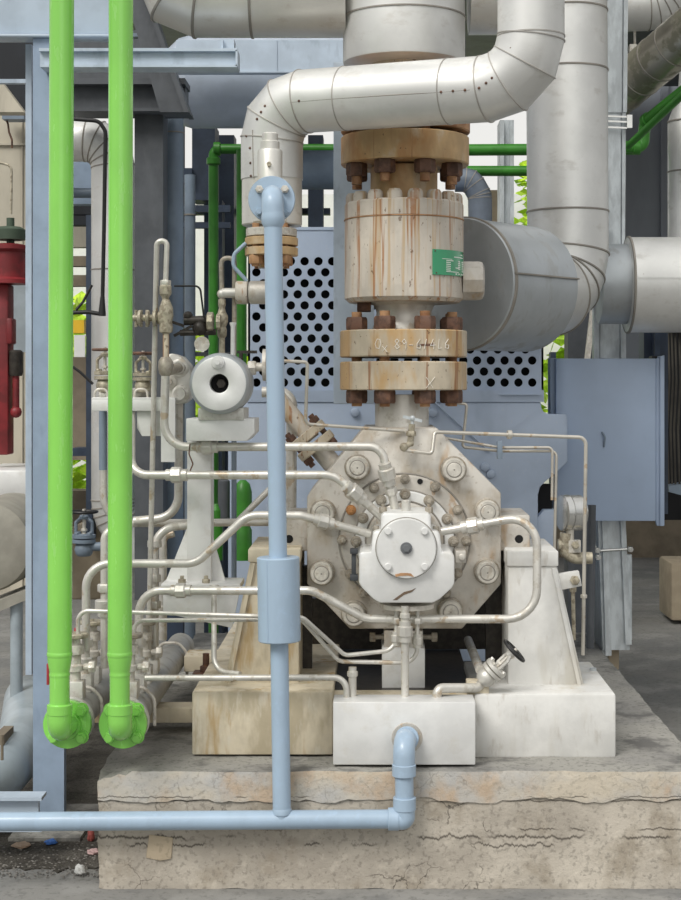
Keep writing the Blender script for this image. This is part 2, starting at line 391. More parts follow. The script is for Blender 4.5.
def concrete(name, c1, c2, c3, crack=.5, speck=.4, sc=1.0, bump=.5, lines=()):
    m = bpy.data.materials.new(name); m.use_nodes = True; nt = m.node_tree; N = nt.nodes; L = nt.links
    b = N['Principled BSDF']; b.inputs['Roughness'].default_value = .9; b.inputs['Specular IOR Level'].default_value = .2
    geo = N.new('ShaderNodeNewGeometry')
    def nz(s, d=5, off=0, rough=.6):
        mp = N.new('ShaderNodeMapping'); mp.inputs['Scale'].default_value = s; mp.inputs['Location'].default_value = (off,off,off)
        L.new(geo.outputs['Position'], mp.inputs['Vector'])
        t = N.new('ShaderNodeTexNoise'); t.inputs['Scale'].default_value = sc; t.inputs['Detail'].default_value = d; t.inputs['Roughness'].default_value = rough
        L.new(mp.outputs['Vector'], t.inputs['Vector']); return t
    def rng(f, lo, hi, st=1):
        r = N.new('ShaderNodeMapRange'); r.interpolation_type='SMOOTHSTEP'; r.inputs['From Min'].default_value=.5+(lo-.5)*.62; r.inputs['From Max'].default_value=.5+(hi-.5)*.62; r.inputs['To Max'].default_value=st
        L.new(f, r.inputs['Value']); return r.outputs['Result']
    def raw(f, lo, hi):
        r = N.new('ShaderNodeMapRange'); r.inputs['From Min'].default_value=lo; r.inputs['From Max'].default_value=hi; L.new(f, r.inputs['Value']); return r.outputs['Result']
    def mth(op, a, b=None):
        n_ = N.new('ShaderNodeMath'); n_.operation = op
        for i_, q in enumerate((a, b)):
            if q is None: continue
            if isinstance(q, (int, float)): n_.inputs[i_].default_value = q
            else: L.new(q, n_.inputs[i_])
        return n_.outputs[0]
    def mix(f, a, c, mode='MIX'):
        mx = N.new('ShaderNodeMix'); mx.data_type='RGBA'; mx.blend_type = mode
        if isinstance(f, float): mx.inputs[0].default_value = f
        else: L.new(f, mx.inputs[0])
        for sock, q in ((6,a),(7,c)):
            if isinstance(q, tuple): mx.inputs[sock].default_value=(*q,1)
            else: L.new(q, mx.inputs[sock])
        return mx.outputs[2]
    cc = mix(rng(nz((2.2,2.2,3.5)).outputs['Fac'], .35, .68), c1, c2)
    cc = mix(rng(nz((5,5,4),5,4.1).outputs['Fac'], .50, .74, .85), cc, c3)
    cc = mix(rng(nz((60,60,60),3,2.2).outputs['Fac'], .55, .75, speck), cc, tuple(x*.45 for x in c1))
    cc = mix(rng(nz((28,28,28),4,8.2).outputs['Fac'], .58, .85, speck*.6), cc, tuple(min(1,x*1.3) for x in c2))
    hgt = nz((34,34,34),8,5.0,.7).outputs['Fac']
    if crack:
        wob = nz((9,9,9),4,6.0)
        mx = N.new('ShaderNodeMix'); mx.data_type='VECTOR'; mx.inputs[0].default_value = .10
        L.new(geo.outputs['Position'], mx.inputs[4]); L.new(wob.outputs['Color'], mx.inputs[5])
        v = N.new('ShaderNodeTexVoronoi'); v.feature='DISTANCE_TO_EDGE'; v.inputs['Scale'].default_value = 9
        L.new(mx.outputs[1], v.inputs['Vector'])
        inv = raw(v.outputs['Distance'], .0, .016)
        one = N.new('ShaderNodeMath'); one.operation='SUBTRACT'; one.inputs[0].default_value=1; L.new(inv, one.inputs[1])
        msk = rng(nz((2.6,2.6,5),3,12.7).outputs['Fac'], .55, .66, crack)
        mu = N.new('ShaderNodeMath'); mu.operation='MULTIPLY'; L.new(one.outputs[0], mu.inputs[0]); L.new(msk, mu.inputs[1])
        cc = mix(mu.outputs[0], cc, (.05,.042,.035))
    if lines:                                   # long jagged cracks running level
        sp_ = N.new('ShaderNodeSeparateXYZ'); L.new(geo.outputs['Position'], sp_.inputs[0])
        for j, (z0, amp, wd, lo, hi) in enumerate(lines):
            n1 = nz((14,14,0), 6, 20+j*5, .7).outputs['Fac']
            h = mth('ADD', mth('MULTIPLY', mth('SUBTRACT', n1, .5), amp), z0)
            dd = mth('ABSOLUTE', mth('SUBTRACT', sp_.outputs['Z'], h))
            w_ = mth('SUBTRACT', 1.0, raw(dd, 0, wd))
            mk = rng(nz((3.2,3.2,2),3,31+j*3).outputs['Fac'], lo, hi, .9)
            cc = mix(mth('MULTIPLY', w_, mk), cc, (.045,.038,.03))
    L.new(cc, b.inputs['Base Color'])
    bp = N.new('ShaderNodeBump'); bp.inputs['Strength'].default_value = bump; bp.inputs['Distance'].default_value=.012
    L.new(hgt, bp.inputs['Height']); L.new(bp.outputs['Normal'], b.inputs['Normal'])
    return m
M['plinth'] = concrete('rendered_concrete', (.40,.36,.305), (.55,.50,.425), (.33,.285,.225), .85, .45, lines=((.280,.03,.0035,.30,.45),(.165,.07,.006,.46,.56),(.14,.09,.005,.52,.60),(.19,.05,.004,.50,.6)))
M['grout']  = concrete('patched_grout', (.56,.50,.405), (.45,.44,.42), (.50,.38,.27), .35, .35, lines=((.293,.03,.003,.45,.55),))
M['pltop']  = concrete('dusty_plinth_top', (.33,.32,.29), (.27,.262,.245), (.12,.117,.112), .3, .6)
M['floor']  = concrete('grey_yard_concrete', (.25,.245,.23), (.20,.20,.195), (.30,.295,.28), .15, .4, .7, .4)
M['patch']  = concrete('buff_cement', (.52,.43,.31), (.56,.47,.35), (.47,.39,.28), 0, .3, 1, .3)
M['stone']  = mat('grey_grit', (.17,.16,.145), .9, var=.4, vs=(40,40,40))
M['soil']   = concrete('dark_gritty_soil', (.075,.068,.058), (.12,.11,.095), (.05,.045,.04), 0, .9, 2.2, 1)
M['wallb'] = mat('slate_wall_sheet', (.27,.295,.335), .6, var=.1, vs=(2,2,.6))
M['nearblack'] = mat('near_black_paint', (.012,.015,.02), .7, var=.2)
M['lime'] = M['leaf']
M['seaml'] = mat('grey_seam', (.42,.40,.37), .5, metal=.4)
M['headr'] = mat('shaded_header_paint', (.36,.35,.325), .45, metal=.2, var=.12, layers=[((.24,.215,.18),(14,14,14),.5,.8,.6)])  # silver header paint darkened for the shade it lies in
M['slate'] = mat('slate_grey_cladding', (.15,.175,.21), .4, metal=.3, var=.1)
# ------------------------------------------------------------------ setting
mb = MB(); mb.wbox(-14, 16, -6, 26, -.2, 0)
struct('floor', mb, M['floor'])
# far low wall and dark clad building behind the pump row
mb = MB()
a = P(596, 0, 9.6)
mb.wbox(.9, 9, 9.6, 9.9, 0, .47); struct('trim_1', mb, M['brown'])
mb = MB(); mb.wbox(2.05, 9, 9.75, 10.0, .47, 6.4)
for k in range(9): mb.wbox(2.05+.62*k, 2.12+.62*k, 9.70, 9.76, .47, 6.4)
struct('wall_back', mb, M['wallb'])
mb = MB(); mb.wbox(-7, .9, 9.6, 9.9, 0, .62); struct('trim_2', mb, M['brown'])
# unseen deck above the frame, added to shade what stands behind the pump
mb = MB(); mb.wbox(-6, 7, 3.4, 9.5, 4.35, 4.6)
struct('shade_deck', mb, M['dsteel'])

# plinth
PX0 = P(98, 770, 0).x; PX1 = P(704, 770, 0).x; PZ = .378
root = thing('concrete_plinth', 'long cracked concrete plinth carrying the whole pump', 'plinth', ((PX0+PX1)/2, 1.4, 0))
def rough_block(x0, x1, y0, y1, z0, z1, st, amp, seed, corner=0):
    bm = bmesh.new()
    nx = max(2, int((x1-x0)/st)); ny = max(2, int((y1-y0)/st)); nz = max(2, int((z1-z0)/st))
    def grid(o, u, v, n, m):
        o = Vector(o); u = Vector(u); v = Vector(v)
        vs = [[bm.verts.new(o+u*i/n+v*j/m) for j in range(m+1)] for i in range(n+1)]
        for i in range(n):
            for j in range(m): bm.faces.new((vs[i][j], vs[i+1][j], vs[i+1][j+1], vs[i][j+1]))
    dx, dy, dz = x1-x0, y1-y0, z1-z0
    grid((x0,y0,z0),(dx,0,0),(0,0,dz),nx,nz); grid((x1,y0,z0),(0,dy,0),(0,0,dz),ny,nz)
    grid((x1,y1,z0),(-dx,0,0),(0,0,dz),nx,nz); grid((x0,y1,z0),(0,-dy,0),(0,0,dz),ny,nz)
    grid((x0,y0,z1),(dx,0,0),(0,dy,0),nx,ny)
    bmesh.ops.remove_doubles(bm, verts=bm.verts, dist=st*.2); bm.normal_update()
    tops = set(f for f in bm.faces if all(abs(v.co.z-z1)<1e-5 for v in f.verts))
    cen = Vector(((x0+x1)/2,(y0+y1)/2,(z0+z1)/2))
    for v in bm.verts:
        n = mnoise.noise_vector(v.co*9+Vector((seed,0,0)))*amp + mnoise.noise_vector(v.co*31+Vector((seed,3,0)))*amp*.5
        # edges worn more than faces
        e = sum((abs(v.co.x-x0)<1e-4 or abs(v.co.x-x1)<1e-4, abs(v.co.y-y0)<1e-4, abs(v.co.z-z1)<1e-4))
        v.co += n
        if e >= 2:
            v.co += (cen-v.co).normalized()*amp*1.6*abs(mnoise.noise(v.co*14+Vector((seed,0,0))))*2
        if corner and v.co.z < z0+.006:
            v.co.z += .016*mnoise.noise(Vector((v.co.x*7, v.co.y*7, 1.5)))+.009*mnoise.noise(Vector((v.co.x*27, v.co.y*27, 4.5)))
        if corner and abs(v.co.x-x0) < .10 and abs(v.co.y-y0) < .16 and v.co.z > z1-.03:
            d = max(0, .16-(v.co.x-x0)-(v.co.y-y0)*.7)
            v.co.z -= d*.28*(.7+.6*mnoise.noise(v.co*30))
    mbb = MB()
    bm.verts.index_update()
    mbb.add([v.co.copy() for v in bm.verts], [[v.index for v in f.verts] for f in bm.faces])
    if corner: mbb.mi = [1 if f.normal.z > .55 or f in tops else 0 for f in bm.faces]; mbb.alt = M['pltop']
    bm.free()
    return mbb
part('plinth_block', rough_block(PX0, PX1, .0, 2.8, 0, .310, .022, .0035, 1.0), M['plinth'], root, smooth=45)
part('grout_cap', rough_block(PX0-.004, PX1+.004, -.006, 2.8, .283, PZ-.004, .022, .0035, 5.0, 1), M['grout'], root, 'pale patched grout band with a broken corner', smooth=45)
mb = MB(); mb.poly([(149,835),(173,838),(171,859),(160,861),(146,858)], -.006, .02)
part('cement_patch', mb, M['patch'], root, 'buff square cement patch', bevel=.003)

# gritty soil strip and litter beside the plinth
mb = MB(); soil = []
n = 22
x0, x1 = P(-60, 860, .4).x, PX0+.01
front = [Vector((x0+(x1-x0)*i/n, .20+.10*mnoise.noise(Vector((i*.6,1,0))), .0)) for i in range(n+1)]
back = [Vector((x1, 3.5, 0)), Vector((x0, 3.5, 0))]
mb.prism(front+back, (0,0,.006))
single('soil', mb, M['soil'], 'dark gritty soil strip beside the concrete plinth', 'soil', kind='stuff', smooth=0)
mb = MB()
for k in range(900):
    x = random.uniform(x0, x1-.01); y = .10+abs(random.gauss(0,.30)); s = random.uniform(.002,.006)
    mb.sphere((x,y,.004+s*.3), s, 6, (1,random.uniform(.7,1.2),.6))
single('grit', mb, M['stone'], 'loose grey grit scattered on the ground beside the plinth', 'grit', kind='stuff', smooth=0)
def scrap(name, label, cat, px, py, w, h, m, seed):
    Y = 2520/(py-385)-5
    b = MB(); c = P(px, py, Y); c.z = .012
    b.sphere((0,0,0), 1, 14)
    for v in b.v:
        q = v.copy(); f = 1+.45*mnoise.noise(q*2.1+Vector((seed,0,0)))
        v.x = c.x+q.x*w*K(Y)/2*f; v.y = c.y+q.y*w*K(Y)/2*f; v.z = .008+max(0, q.z*f+.55)*h*K(Y)*.6
    return single(name, b, m, label, cat, smooth=0)
M['bluep'] = mat('blue_plastic', (.05,.16,.5), .5); M['paperw'] = mat('white_paper', (.62,.62,.60), .8); M['pinkp'] = mat('pink_paper', (.50,.34,.33), .8); M['tanp'] = mat('tan_paper', (.45,.33,.24), .8)
scrap('plastic_scrap', 'crushed blue plastic scrap lying on the gritty soil', 'scrap', 51, 846, 12, 5, M['bluep'], 1)
scrap('paper_wad', 'crumpled white paper lying on the concrete near the plinth', 'paper', 80, 876, 11, 9, M['paperw'], 5)
scrap('plastic_scrap', 'faded red plastic scrap against the plinth foot', 'scrap', 91, 843, 7, 14, mat('faded_red', (.30,.07,.06), .6), 9)
scrap('paper_wad', 'pinkish paper scrap lying close to the plinth wall', 'paper', 93, 856, 12, 5, M['pinkp'], 13)
scrap('paper_wad', 'flat tan paper scrap lying on the soil under the blue pipe', 'paper', 21, 849, 18, 4, M['tanp'], 17)
# ------------------------------------------------------------------ pump with its base
XF = Vector((0,1,0)); UP = Vector((0,0,1)); RT = Vector((1,0,0)); FW = Vector((0,-1,0))
YC = .45                                       # front face of the casing
root = thing('pump', 'silver octagonal barrel pump with bolted round cover and white bearing housing', 'pump', P(404, 640, .75))
mb = MB()
mb.poly([(364,428),(437,428),(501,493),(501,517),(501,584),(462,629),(350,629),(307,584),(307,496)], YC, YC+.5)
part('casing', mb, M['casing'], root, bevel=.006)
for x0, x1, hx, nm in ((285,310,289,'a'),(499,530,519,'b')):
    mb = MB(); mb.box(x0, 515, x1, 551, YC+.03, YC+.35)
    o = part('support_lug', mb, M['casing'], root, bevel=.006)
    mb = MB(); c = P(hx, 539, YC+.03); mb.cyl(c+FW*.001, c+XF*.02, 4.2*K(YC), seg=16)
    part('bolt_hole', mb, M['dark'], o, 'dark hole')
mb = MB()
mb.lathe(P(402,440,.72), UP, [(28*K(.72),0),(27*K(.72),.03),(27*K(.72),.165)], 40)
part('nozzle', mb, M['silver'], root)
CC = P(404.5, 539, YC)
k = K(YC)
mb = MB()
mb.lathe(CC+XF*.02, FW, [(64.5*k,0),(64.5*k,.026),(62.5*k,.032),(40*k,.032)], 72)
part('cover_ring', mb, M['casing2'], root)
mb = MB(); mb.ring(CC+FW*.002, XF, 65.5*k, .0035, 80, 8); part('cover_gap', mb, M['seam'], root, 'dark joint round the cover')
mb = MB(); mb.lathe(CC, FW, [(49*k,0),(49*k,.046),(47.5*k,.051),(35*k,.051)], 64); part('seal_plate', mb, M['white'], root, 'whitish seal plate')
mb = MB(); mb.ring(CC+FW*.034, XF, 49.8*k, .003, 64, 8); mb.ring(CC+FW*.052, XF, 38.8*k, .003, 64, 8); part('plate_gap', mb, M['seam'], root, 'dark joint')
mb = MB(); mb.lathe(CC, FW, [(38*k,0),(38*k,.075),(36*k,.08),(30*k,.08)], 48); part('gland_ring', mb, M['casing2'], root)
def stud(px, py, Y, r, h, m, mw, nm='stud_nut'):
    c = P(px, py, Y); kk = K(Y); b = MB()
    b.lathe(c, FW, [(r*kk,0),(r*kk,h*.25),(r*.93*kk,h*.30)], 24); part('washer', b, m, root); b = MB()
    b.lathe(c+FW*h*.28, FW, [(r*.83*kk,0),(r*.87*kk,h*.12),(r*.86*kk,h*.60),(r*.78*kk,h*.70)], 24)
    b.cur = 1; b.lathe(c+FW*h*.90, FW, [(r*.60*kk,0),(r*.60*kk,h*.085)], 24); b.cur = 0
    o = part(nm, b, mw, root)
    b2 = MB(); b2.lathe(c+FW*h*.97, FW, [(r*.53*kk,0),(r*.53*kk,h*.05),(r*.50*kk,h*.07)], 20); b2.cur = 1; b2.lathe(c+FW*h*1.03, FW, [(r*.07*kk,0),(r*.07*kk,h*.02)], 8); b2.cur = 0
    part('stud_end', b2, mw, o)
for px, py in ((357.5,467),(323,512),(322,572),(354,613),(453.5,469),(487,511),(486.5,571),(450,610)):
    stud(px, py, YC, 13.2, .055, M['nutgrey'], M['nutlight'])
def capnut(px, py, Y, r, m):
    c = P(px, py, Y); kk = K(Y); b = MB()
    b.lathe(c+XF*.004, FW, [(r*kk,0),(r*kk,.008),(r*.95*kk,.010)], 18); b.hexn(c+FW*.005, FW, r*.82*kk, .017); b.cyl(c+FW*.02, c+FW*.030, r*.45*kk, seg=10, ch=.002)
    part('cover_nut', b, m, root)
for i, (px, py) in enumerate(((374,488),(405,479),(435,487),(457.5,510),(351,510),(342,540),(466,541),(350,574),(457.5,573),(363,593),(446,593))):
    capnut(px, py, YC-.012, 5.2, M['rustl'] if i == 4 else M['nutgrey'])
for px, py in ((381,500),(405,494),(429,500.5),(447,519),(363,518),(356,541.5),(453.5,541.5),(363,563),(447,563)):
    capnut(px, py, YC-.051, 5.6, M['nutgrey'])
mb = MB(); c = P(420, 481.5, YC-.013); mb.cyl(c+XF*.01, c+FW*.002, 2.8*k, seg=14); part('tapped_hole', mb, M['dark'], root, 'dark tapped hole')
mb = MB(); c = P(452.5, 520, YC); 
for px, py in ((438.5,508.5),(460,523)):
    c = P(px, py, YC-.03); mb.cyl(c+XF*.02, c+FW*.02, 2.4*k, seg=10)
part('jacking_screw', mb, M['nutlight'], root)
# bearing housing
YH = .13
hp = [(359,554),(362,552),(371,552),(373,533),(376,531),(381,531),(381,516),(384,513),(428,513),(431,516),(431,531),(437,531),(440,534),(442,552),(451,552),(454.5,556),
      (454.5,583),(452,588),(440,599),(433,603),(380,603),(373,599),(362,588),(359,583)]
mb = MB(); mb.poly(hp, YH, YC-.04)
o = part('bearing_housing', mb, M['white'], root, 'white bearing housing', bevel=.008)
mb = MB()
for q in ([(393,601),(404,593),(412,591),(416,589),(412,593),(404,596),(397,601)],):
    mb.poly([(x, y-1) for x, y in q], YH-.0015, YH+.001)
mb2 = MB(); kh = K(YH-.022); ec = P(406.3, 548, YH)
mb2.lathe(ec, FW, [(30.2*kh,0),(30.2*kh,.016),(29.2*kh,.022)], 56); 
e = part('end_cover', mb2, M['white'], root)
mb3 = MB(); mb3.ring(ec+FW*.001, XF, 30.6*kh, .0018, 56, 6); part('cover_joint', mb3, M['seam'], e)
part('scratch', mb, M['scratch'], o, 'brown scratch')
mb = MB(); mb.poly([(395,574.5),(401,573),(407,573),(411,573.5),(414,577),(408,575.5),(400,576),(396,577)], YH-.0240, YH-.021)
part('scratch', mb, M['flanger'], e, 'rusty scuff')
for px, py in ((388,531),(424.5,531),(388,566.5),(424.5,566.5)):
    b = MB(); c = P(px, py, YH-.022); b.cyl(c, c+FW*.012, 3.7*kh, seg=16, ch=.002); part('cap_screw', b, M['white'], e)
b = MB(); c = P(406.3,548,YH-.022); b.cyl(c, c+FW*.010, 6*kh, seg=20, ch=.001); b.hexn(c+FW*.01, FW, 4*kh, .006); part('centre_plug', b, mat('dark_grey_plug', (.16,.17,.18), .5), e, 'dark grey plug')
b = MB(); b.cyl(P(406,517,.22), P(406,500,.22), 4.6*K(.22), seg=18, ch=.003); part('vent_plug', b, M['silver'], root)
b = MB(); b.cyl(P(407,603,.24), P(407,607.5,.24), 27*K(.24), seg=40); part('drain_flange', b, M['nutlight'], root)
for px in (383,429): 
    b = MB(); c = P(px, 513, .2); b.hexn(c, UP, 4*K(.2), .02); b.cyl(c, c+UP*.03, 2*K(.2), seg=8); part('housing_bolt', b, M['nutgrey'], root)
for px in (376,436):
    b = MB(); c = P(px, 531, .2); b.hexn(c, UP, 3.4*K(.2), .016); part('housing_bolt', b, M['nutgrey'], root)
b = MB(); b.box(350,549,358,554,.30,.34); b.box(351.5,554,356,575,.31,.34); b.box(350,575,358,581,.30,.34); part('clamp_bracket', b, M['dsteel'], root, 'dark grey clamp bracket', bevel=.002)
b = MB(); b.box(455.5,551,466,563,.28,.38); b.cyl(P(462,557,.28), P(462,557,.26), 3.5*k, seg=12); part('joint_block', b, M['casing2'], root, bevel=.004)
# flange welded on the nozzle
def drum(px0, px1, py0, py1, Y, ch=.004, seg=64):
    c0 = P((px0+px1)/2, py1, Y); r = (px1-px0)/2*K(Y); h = (py1-py0)*K(Y)
    return MB().lathe(c0, UP, [(r-ch,0),(r,ch),(r,h-ch),(r-ch,h)], seg)
YV = .75
part('nozzle_flange', drum(340,467,362,390,YV), M['flange'], root)

# base
base = thing('pump_skid', 'painted steel and concrete pump base with two sloping support pedestals', 'base', P(404, 760, .5))
YB = .19
mb = MB(); mb.box(192,692,333,755,YB,1.85); part('foundation_block', mb, M['beige'], base, 'beige foundation block with rust runs', bevel=.006)
mb = MB(); mb.box(474,694,616,758,YB,.80); part('foundation_block', mb, M['baseg'], base, 'pale foundation block', bevel=.008)
zt = P(0,692,YB).z
mb = MB(); mb.wbox(P(333,0,YB).x, P(476,0,YB).x, .32, 1.85, PZ, zt-.03); part('foundation_floor', mb, M['oily_shaded'], base, 'floor painted dark for shade between the blocks')
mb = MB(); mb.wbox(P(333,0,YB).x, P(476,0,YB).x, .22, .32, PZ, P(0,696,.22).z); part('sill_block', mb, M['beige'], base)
def pedestal(px, nm, m, capx, lab, Y0=.36):
    b = MB(); b.poly(px, Y0, Y0+.42); o = part('pedestal', b, m, base, lab, bevel=.005)
    b = MB(); b.box(*capx, Y0-.008, Y0+.43); part('cap_plate', b, m, o, bevel=.005)
    return o
o = pedestal([(508,566),(557,566),(586,694),(508,694)], 'r', M['baseg'], (507,551,558.5,566.5), 'pale support pedestal')
b = MB(); b.bar(P(553.5,568,.352), P(581,693,.352), .012, .014, (0,-1,0)); part('weld_rib', b, M['baseg'], o)
b = MB(); b.poly([(558,574),(579,571),(582,586),(562,590)], .37, .40); p2 = part('bracket_tab', b, M['baseg'], o, bevel=.002)
b = MB(); b.nut(P(574.5,580,.37), FW, 5*K(.37), .02); part('tab_bolt', b, M['brass'], p2)
o = pedestal([(250,562),(299,562),(299,694),(222,694)], 'l', M['beige'], (248,549,300.5,562.5), 'beige support pedestal')
b = MB(); b.bar(P(253.5,563,.352), P(227,692,.352), .012, .014, (0,-1,0)); part('weld_rib', b, M['beige'], o)
b = MB(); b.box(382,648,425,697,.42,.75); o = part('centre_support', b, M['white'], base, 'white centre support', bevel=.004)
b = MB(); b.box(384,631,423,648,.44,.70); part('cap_plate', b, M['casing2'], o, bevel=.003)
for sx, x in ((-1,384),(1,423)):
    b = MB(); c = P(x, 637, .5); b.cyl(c, c+RT*sx*.035, 2.5*K(.5), seg=10); b.hexn(c+RT*sx*.03, RT*sx, 5*K(.5), .02); part('adjusting_bolt', b, M['nutgrey'], o)
# cross members of the base seen beyond the beige block
b = MB(); b.box(90,708,194,723,.55,.66); part('cross_member', b, M['beige'], base, bevel=.004)
b = MB(); b.box(184,656,236,672,1.05,1.2); part('cross_member', b, M['beige'], base, bevel=.004)
# dark plates between the pedestals, the shade there painted into their colour
b = MB(); b.wbox(P(300,0,1.0).x, P(500,0,1.0).x, 1.15, 1.25, zt-.02, P(0,600,1.1).z); part('shaded_back_web', b, M['oily_shaded'], base)
b = MB(); b.box(486,566,507,694,.62,.66); part('shaded_web_plate', b, M['oily_shaded'], base)
b = MB(); b.box(300,566,312,694,.62,.66); part('shaded_web_plate', b, M['oily_shaded'], base)
for px, Yq in ((205,.9),(186,.75)):
    pass
def anchor(px, py, Y, lab):
    c = P(px, py, Y); b = MB(); b.wbox(c.x-.045, c.x+.045, Y-.04, Y+.04, c.z-.012, c.z+.008); b.hexn(c+UP*.008, UP, .022, .022); b.cyl(c+UP*.03, c+UP*.075, .012, seg=10)
    return b
part('anchor_bolt', anchor(206,674,.72,''), M['rust'], base, 'rusty anchor bolt')
part('anchor_bolt', anchor(593,689,.62,''), M['galv'], base, 'grey anchor bolt')

# drain box
root = thing('drain_box', 'white steel drain box standing in front of the pump base', 'box', P(404, 766, .12))
mb = MB(); mb.box(333,702,475.5,765,.045,.17); part('box_body', mb, M['white'], root, bevel=.004)
mb = MB(); mb.lathe(P(407,738,.045), FW, [(15.5*K(.045),0),(15*K(.045),.004),(11*K(.045),.005)], 32); part('outlet_ring', mb, M['casing2'], root)
# ------------------------------------------------------------------ check valve above the pump, riser, relief line
kv = K(YV)
VC = lambda py: P(404, py, YV)
root = thing('check_valve', 'rust-streaked cream check valve bolted upright on the pump nozzle', 'valve', VC(358))
rb = 59.5*kv
def lat(prof, seg=72): return MB().lathe(VC(385), UP, [(r*kv, (385-y)*kv) for r, y in prof], seg)
part('valve_body', lat([(55,303),(59.5,299),(59.5,222),(59,221.5),(58.6,221),(59,220.5),(59.5,220),(59.5,206),(58,204)]), M['valve'], root)
part('lower_neck', lat([(33,332),(29,322),(27.5,312),(30,306),(36,302)], 48), M['silver'], root)
part('lower_flange', drum(340,467,331,357.5,YV), M['flange'], root, 'cream flange with rust runs and chalk marks')
part('upper_neck', lat([(33.5,206),(33.5,168)], 48), M['flangeu'], root)
part('upper_flange', drum(341,469,138,166,YV), M['flangeu'], root, 'heavily rusted cream flange')
b = MB(); b.ring(VC(221), UP, rb+.0005, .0022, 72, 6); part('body_joint', b, M['flanger'], root, 'rusty joint line')
for i in range(16):
    t = 2*PI*(i+.5)/16; c = VC(206) + Vector((math.cos(t), math.sin(t), 0))*(51.5*kv)
    b = MB(); b.lathe(c, UP, [(7.6*kv,0),(7.6*kv,6.5*kv),(7.0*kv,9*kv),(5.4*kv,11*kv),(2*kv,11.6*kv)], 20); part('cover_cap_nut', b, M['valve'], root)
def stud_nuts(c_y_top, c_y_bot, up_nut, dn_nut, i, parent, m, name='stud_bolt'):
    t = 2*PI*(i+.5)/8; d = Vector((math.cos(t), math.sin(t), 0))*(51*kv)
    b = MB(); b.cyl(VC(c_y_bot)+d, VC(c_y_top)+d, 5.0*kv, seg=12); part('stud_rod', b, M['flanger'], parent); b = MB()
    if up_nut: b.hexn(VC(up_nut)+d, UP, 10*kv, 13*kv)
    if dn_nut: b.hexn(VC(dn_nut)+d, -UP, 10*kv, 13*kv)
    if up_nut and dn_nut:
        b2 = MB(); b2.hexn(VC(up_nut)+d, UP, 10.5*kv, 13*kv); part('stud_nut', b2, m, parent)
        b = MB(); b.hexn(VC(dn_nut)+d, -UP, 10.5*kv, 13*kv)
    part('stud_nut', b, m, parent)
for i in range(8): stud_nuts(313, 406, 331, 390, i, root, M['rust'])
for i in range(8): stud_nuts(112, 187, 122, 166, i, root, M['rust'])
# orange stud ends that show bare rust
# small vent lug and side boss
b = MB(); b.box(357,302,371,311,YV-.05,YV+.05); part('lifting_lug', b, M['rust'], root, bevel=.003)
c = P(462, 281, YV)
b = MB(); b.lathe(c, RT, [(20*kv,0),(20*kv,17*kv),(19*kv,20*kv),(15*kv,22*kv)], 10); part('side_plug', b, M['casing'], root, 'beige angular side plug')
# nameplate, bent round the body
b = MB(); n = 10; vs = []
np_root = Vector((VC(0).x, YV, 0)); q0 = surf(432.5,249,VC(204),VC(303),rb+.004); q1 = surf(463.2,275,VC(204),VC(303),rb+.004)
a0 = math.atan2(q0.x-np_root.x, YV-q0.y); a1 = math.atan2(q1.x-np_root.x, YV-q1.y)
zt_, zb_ = q0.z, P(448,275,.58).z
for i in range(n+1):
    t = a0+(a1-a0)*i/n
    for rr in (rb+.001, rb+.0045):
        for z in (zb_, zt_): vs.append(np_root+Vector((math.sin(t)*rr, -math.cos(t)*rr, z)))
fs = []
for i in range(n):
    o = i*4; q = o+4
    fs += [(o,q,q+1,o+1),(o+2,o+3,q+3,q+2),(o+1,q+1,q+3,o+3),(o,o+2,q+2,q)]
fs += [(0,1,3,2),(n*4,n*4+2,n*4+3,n*4+1)]
b.add(vs, fs); npl = part('nameplate', b, M['plate'], root, 'small green nameplate with white print')
b = MB()
def ink(u0, u1, v0, v1, bb=b):            # u, v in plate fractions
    vs = []; m_ = 4
    for i in range(m_+1):
        t = a0+(a1-a0)*(u0+(u1-u0)*i/m_)
        for rr in (rb+.004, rb+.0055):
            for v in (v0, v1): vs.append(np_root+Vector((math.sin(t)*rr, -math.cos(t)*rr, zt_+(zb_-zt_)*v)))
    fs = []
    for i in range(m_):
        o = i*4; q = o+4
        fs += [(o,q,q+1,o+1),(o+2,o+3,q+3,q+2),(o+1,q+1,q+3,o+3),(o,o+2,q+2,q)]
    fs += [(0,1,3,2),(m_*4,m_*4+2,m_*4+3,m_*4+1)]
    bb.add(vs, fs)
ink(.55,.92,.24,.28); ink(.80,.90,.13,.18); ink(.22,.48,.35,.37)
for i in range(6): ink(.32,.44 if i else .52,.40+.075*i,.435+.075*i)
for i in range(6): ink(.88,.95,.40+.075*i,.445+.075*i)
for i in range(5): ink(.70,.78,.40+.075*i,.45+.075*i)
ink(.60,.73,.67,.71); ink(.32,.72,.84,.87)
for u in (.60,.71,.82,.91): ink(u,u+.05,.90,.95)
part('nameplate_print', b, M['ink'], npl, 'white print')
for u, v in ((.08,.93),(.93,.98),(.05,.07),(.94,.06)):
    b = MB()
    t = a0+(a1-a0)*u; c = np_root+Vector((math.sin(t)*(rb+.005), -math.cos(t)*(rb+.005), zt_+(zb_-zt_)*v)); b.sphere(c, .0028, 8); part('nameplate_rivet', b, M['rust'], npl)
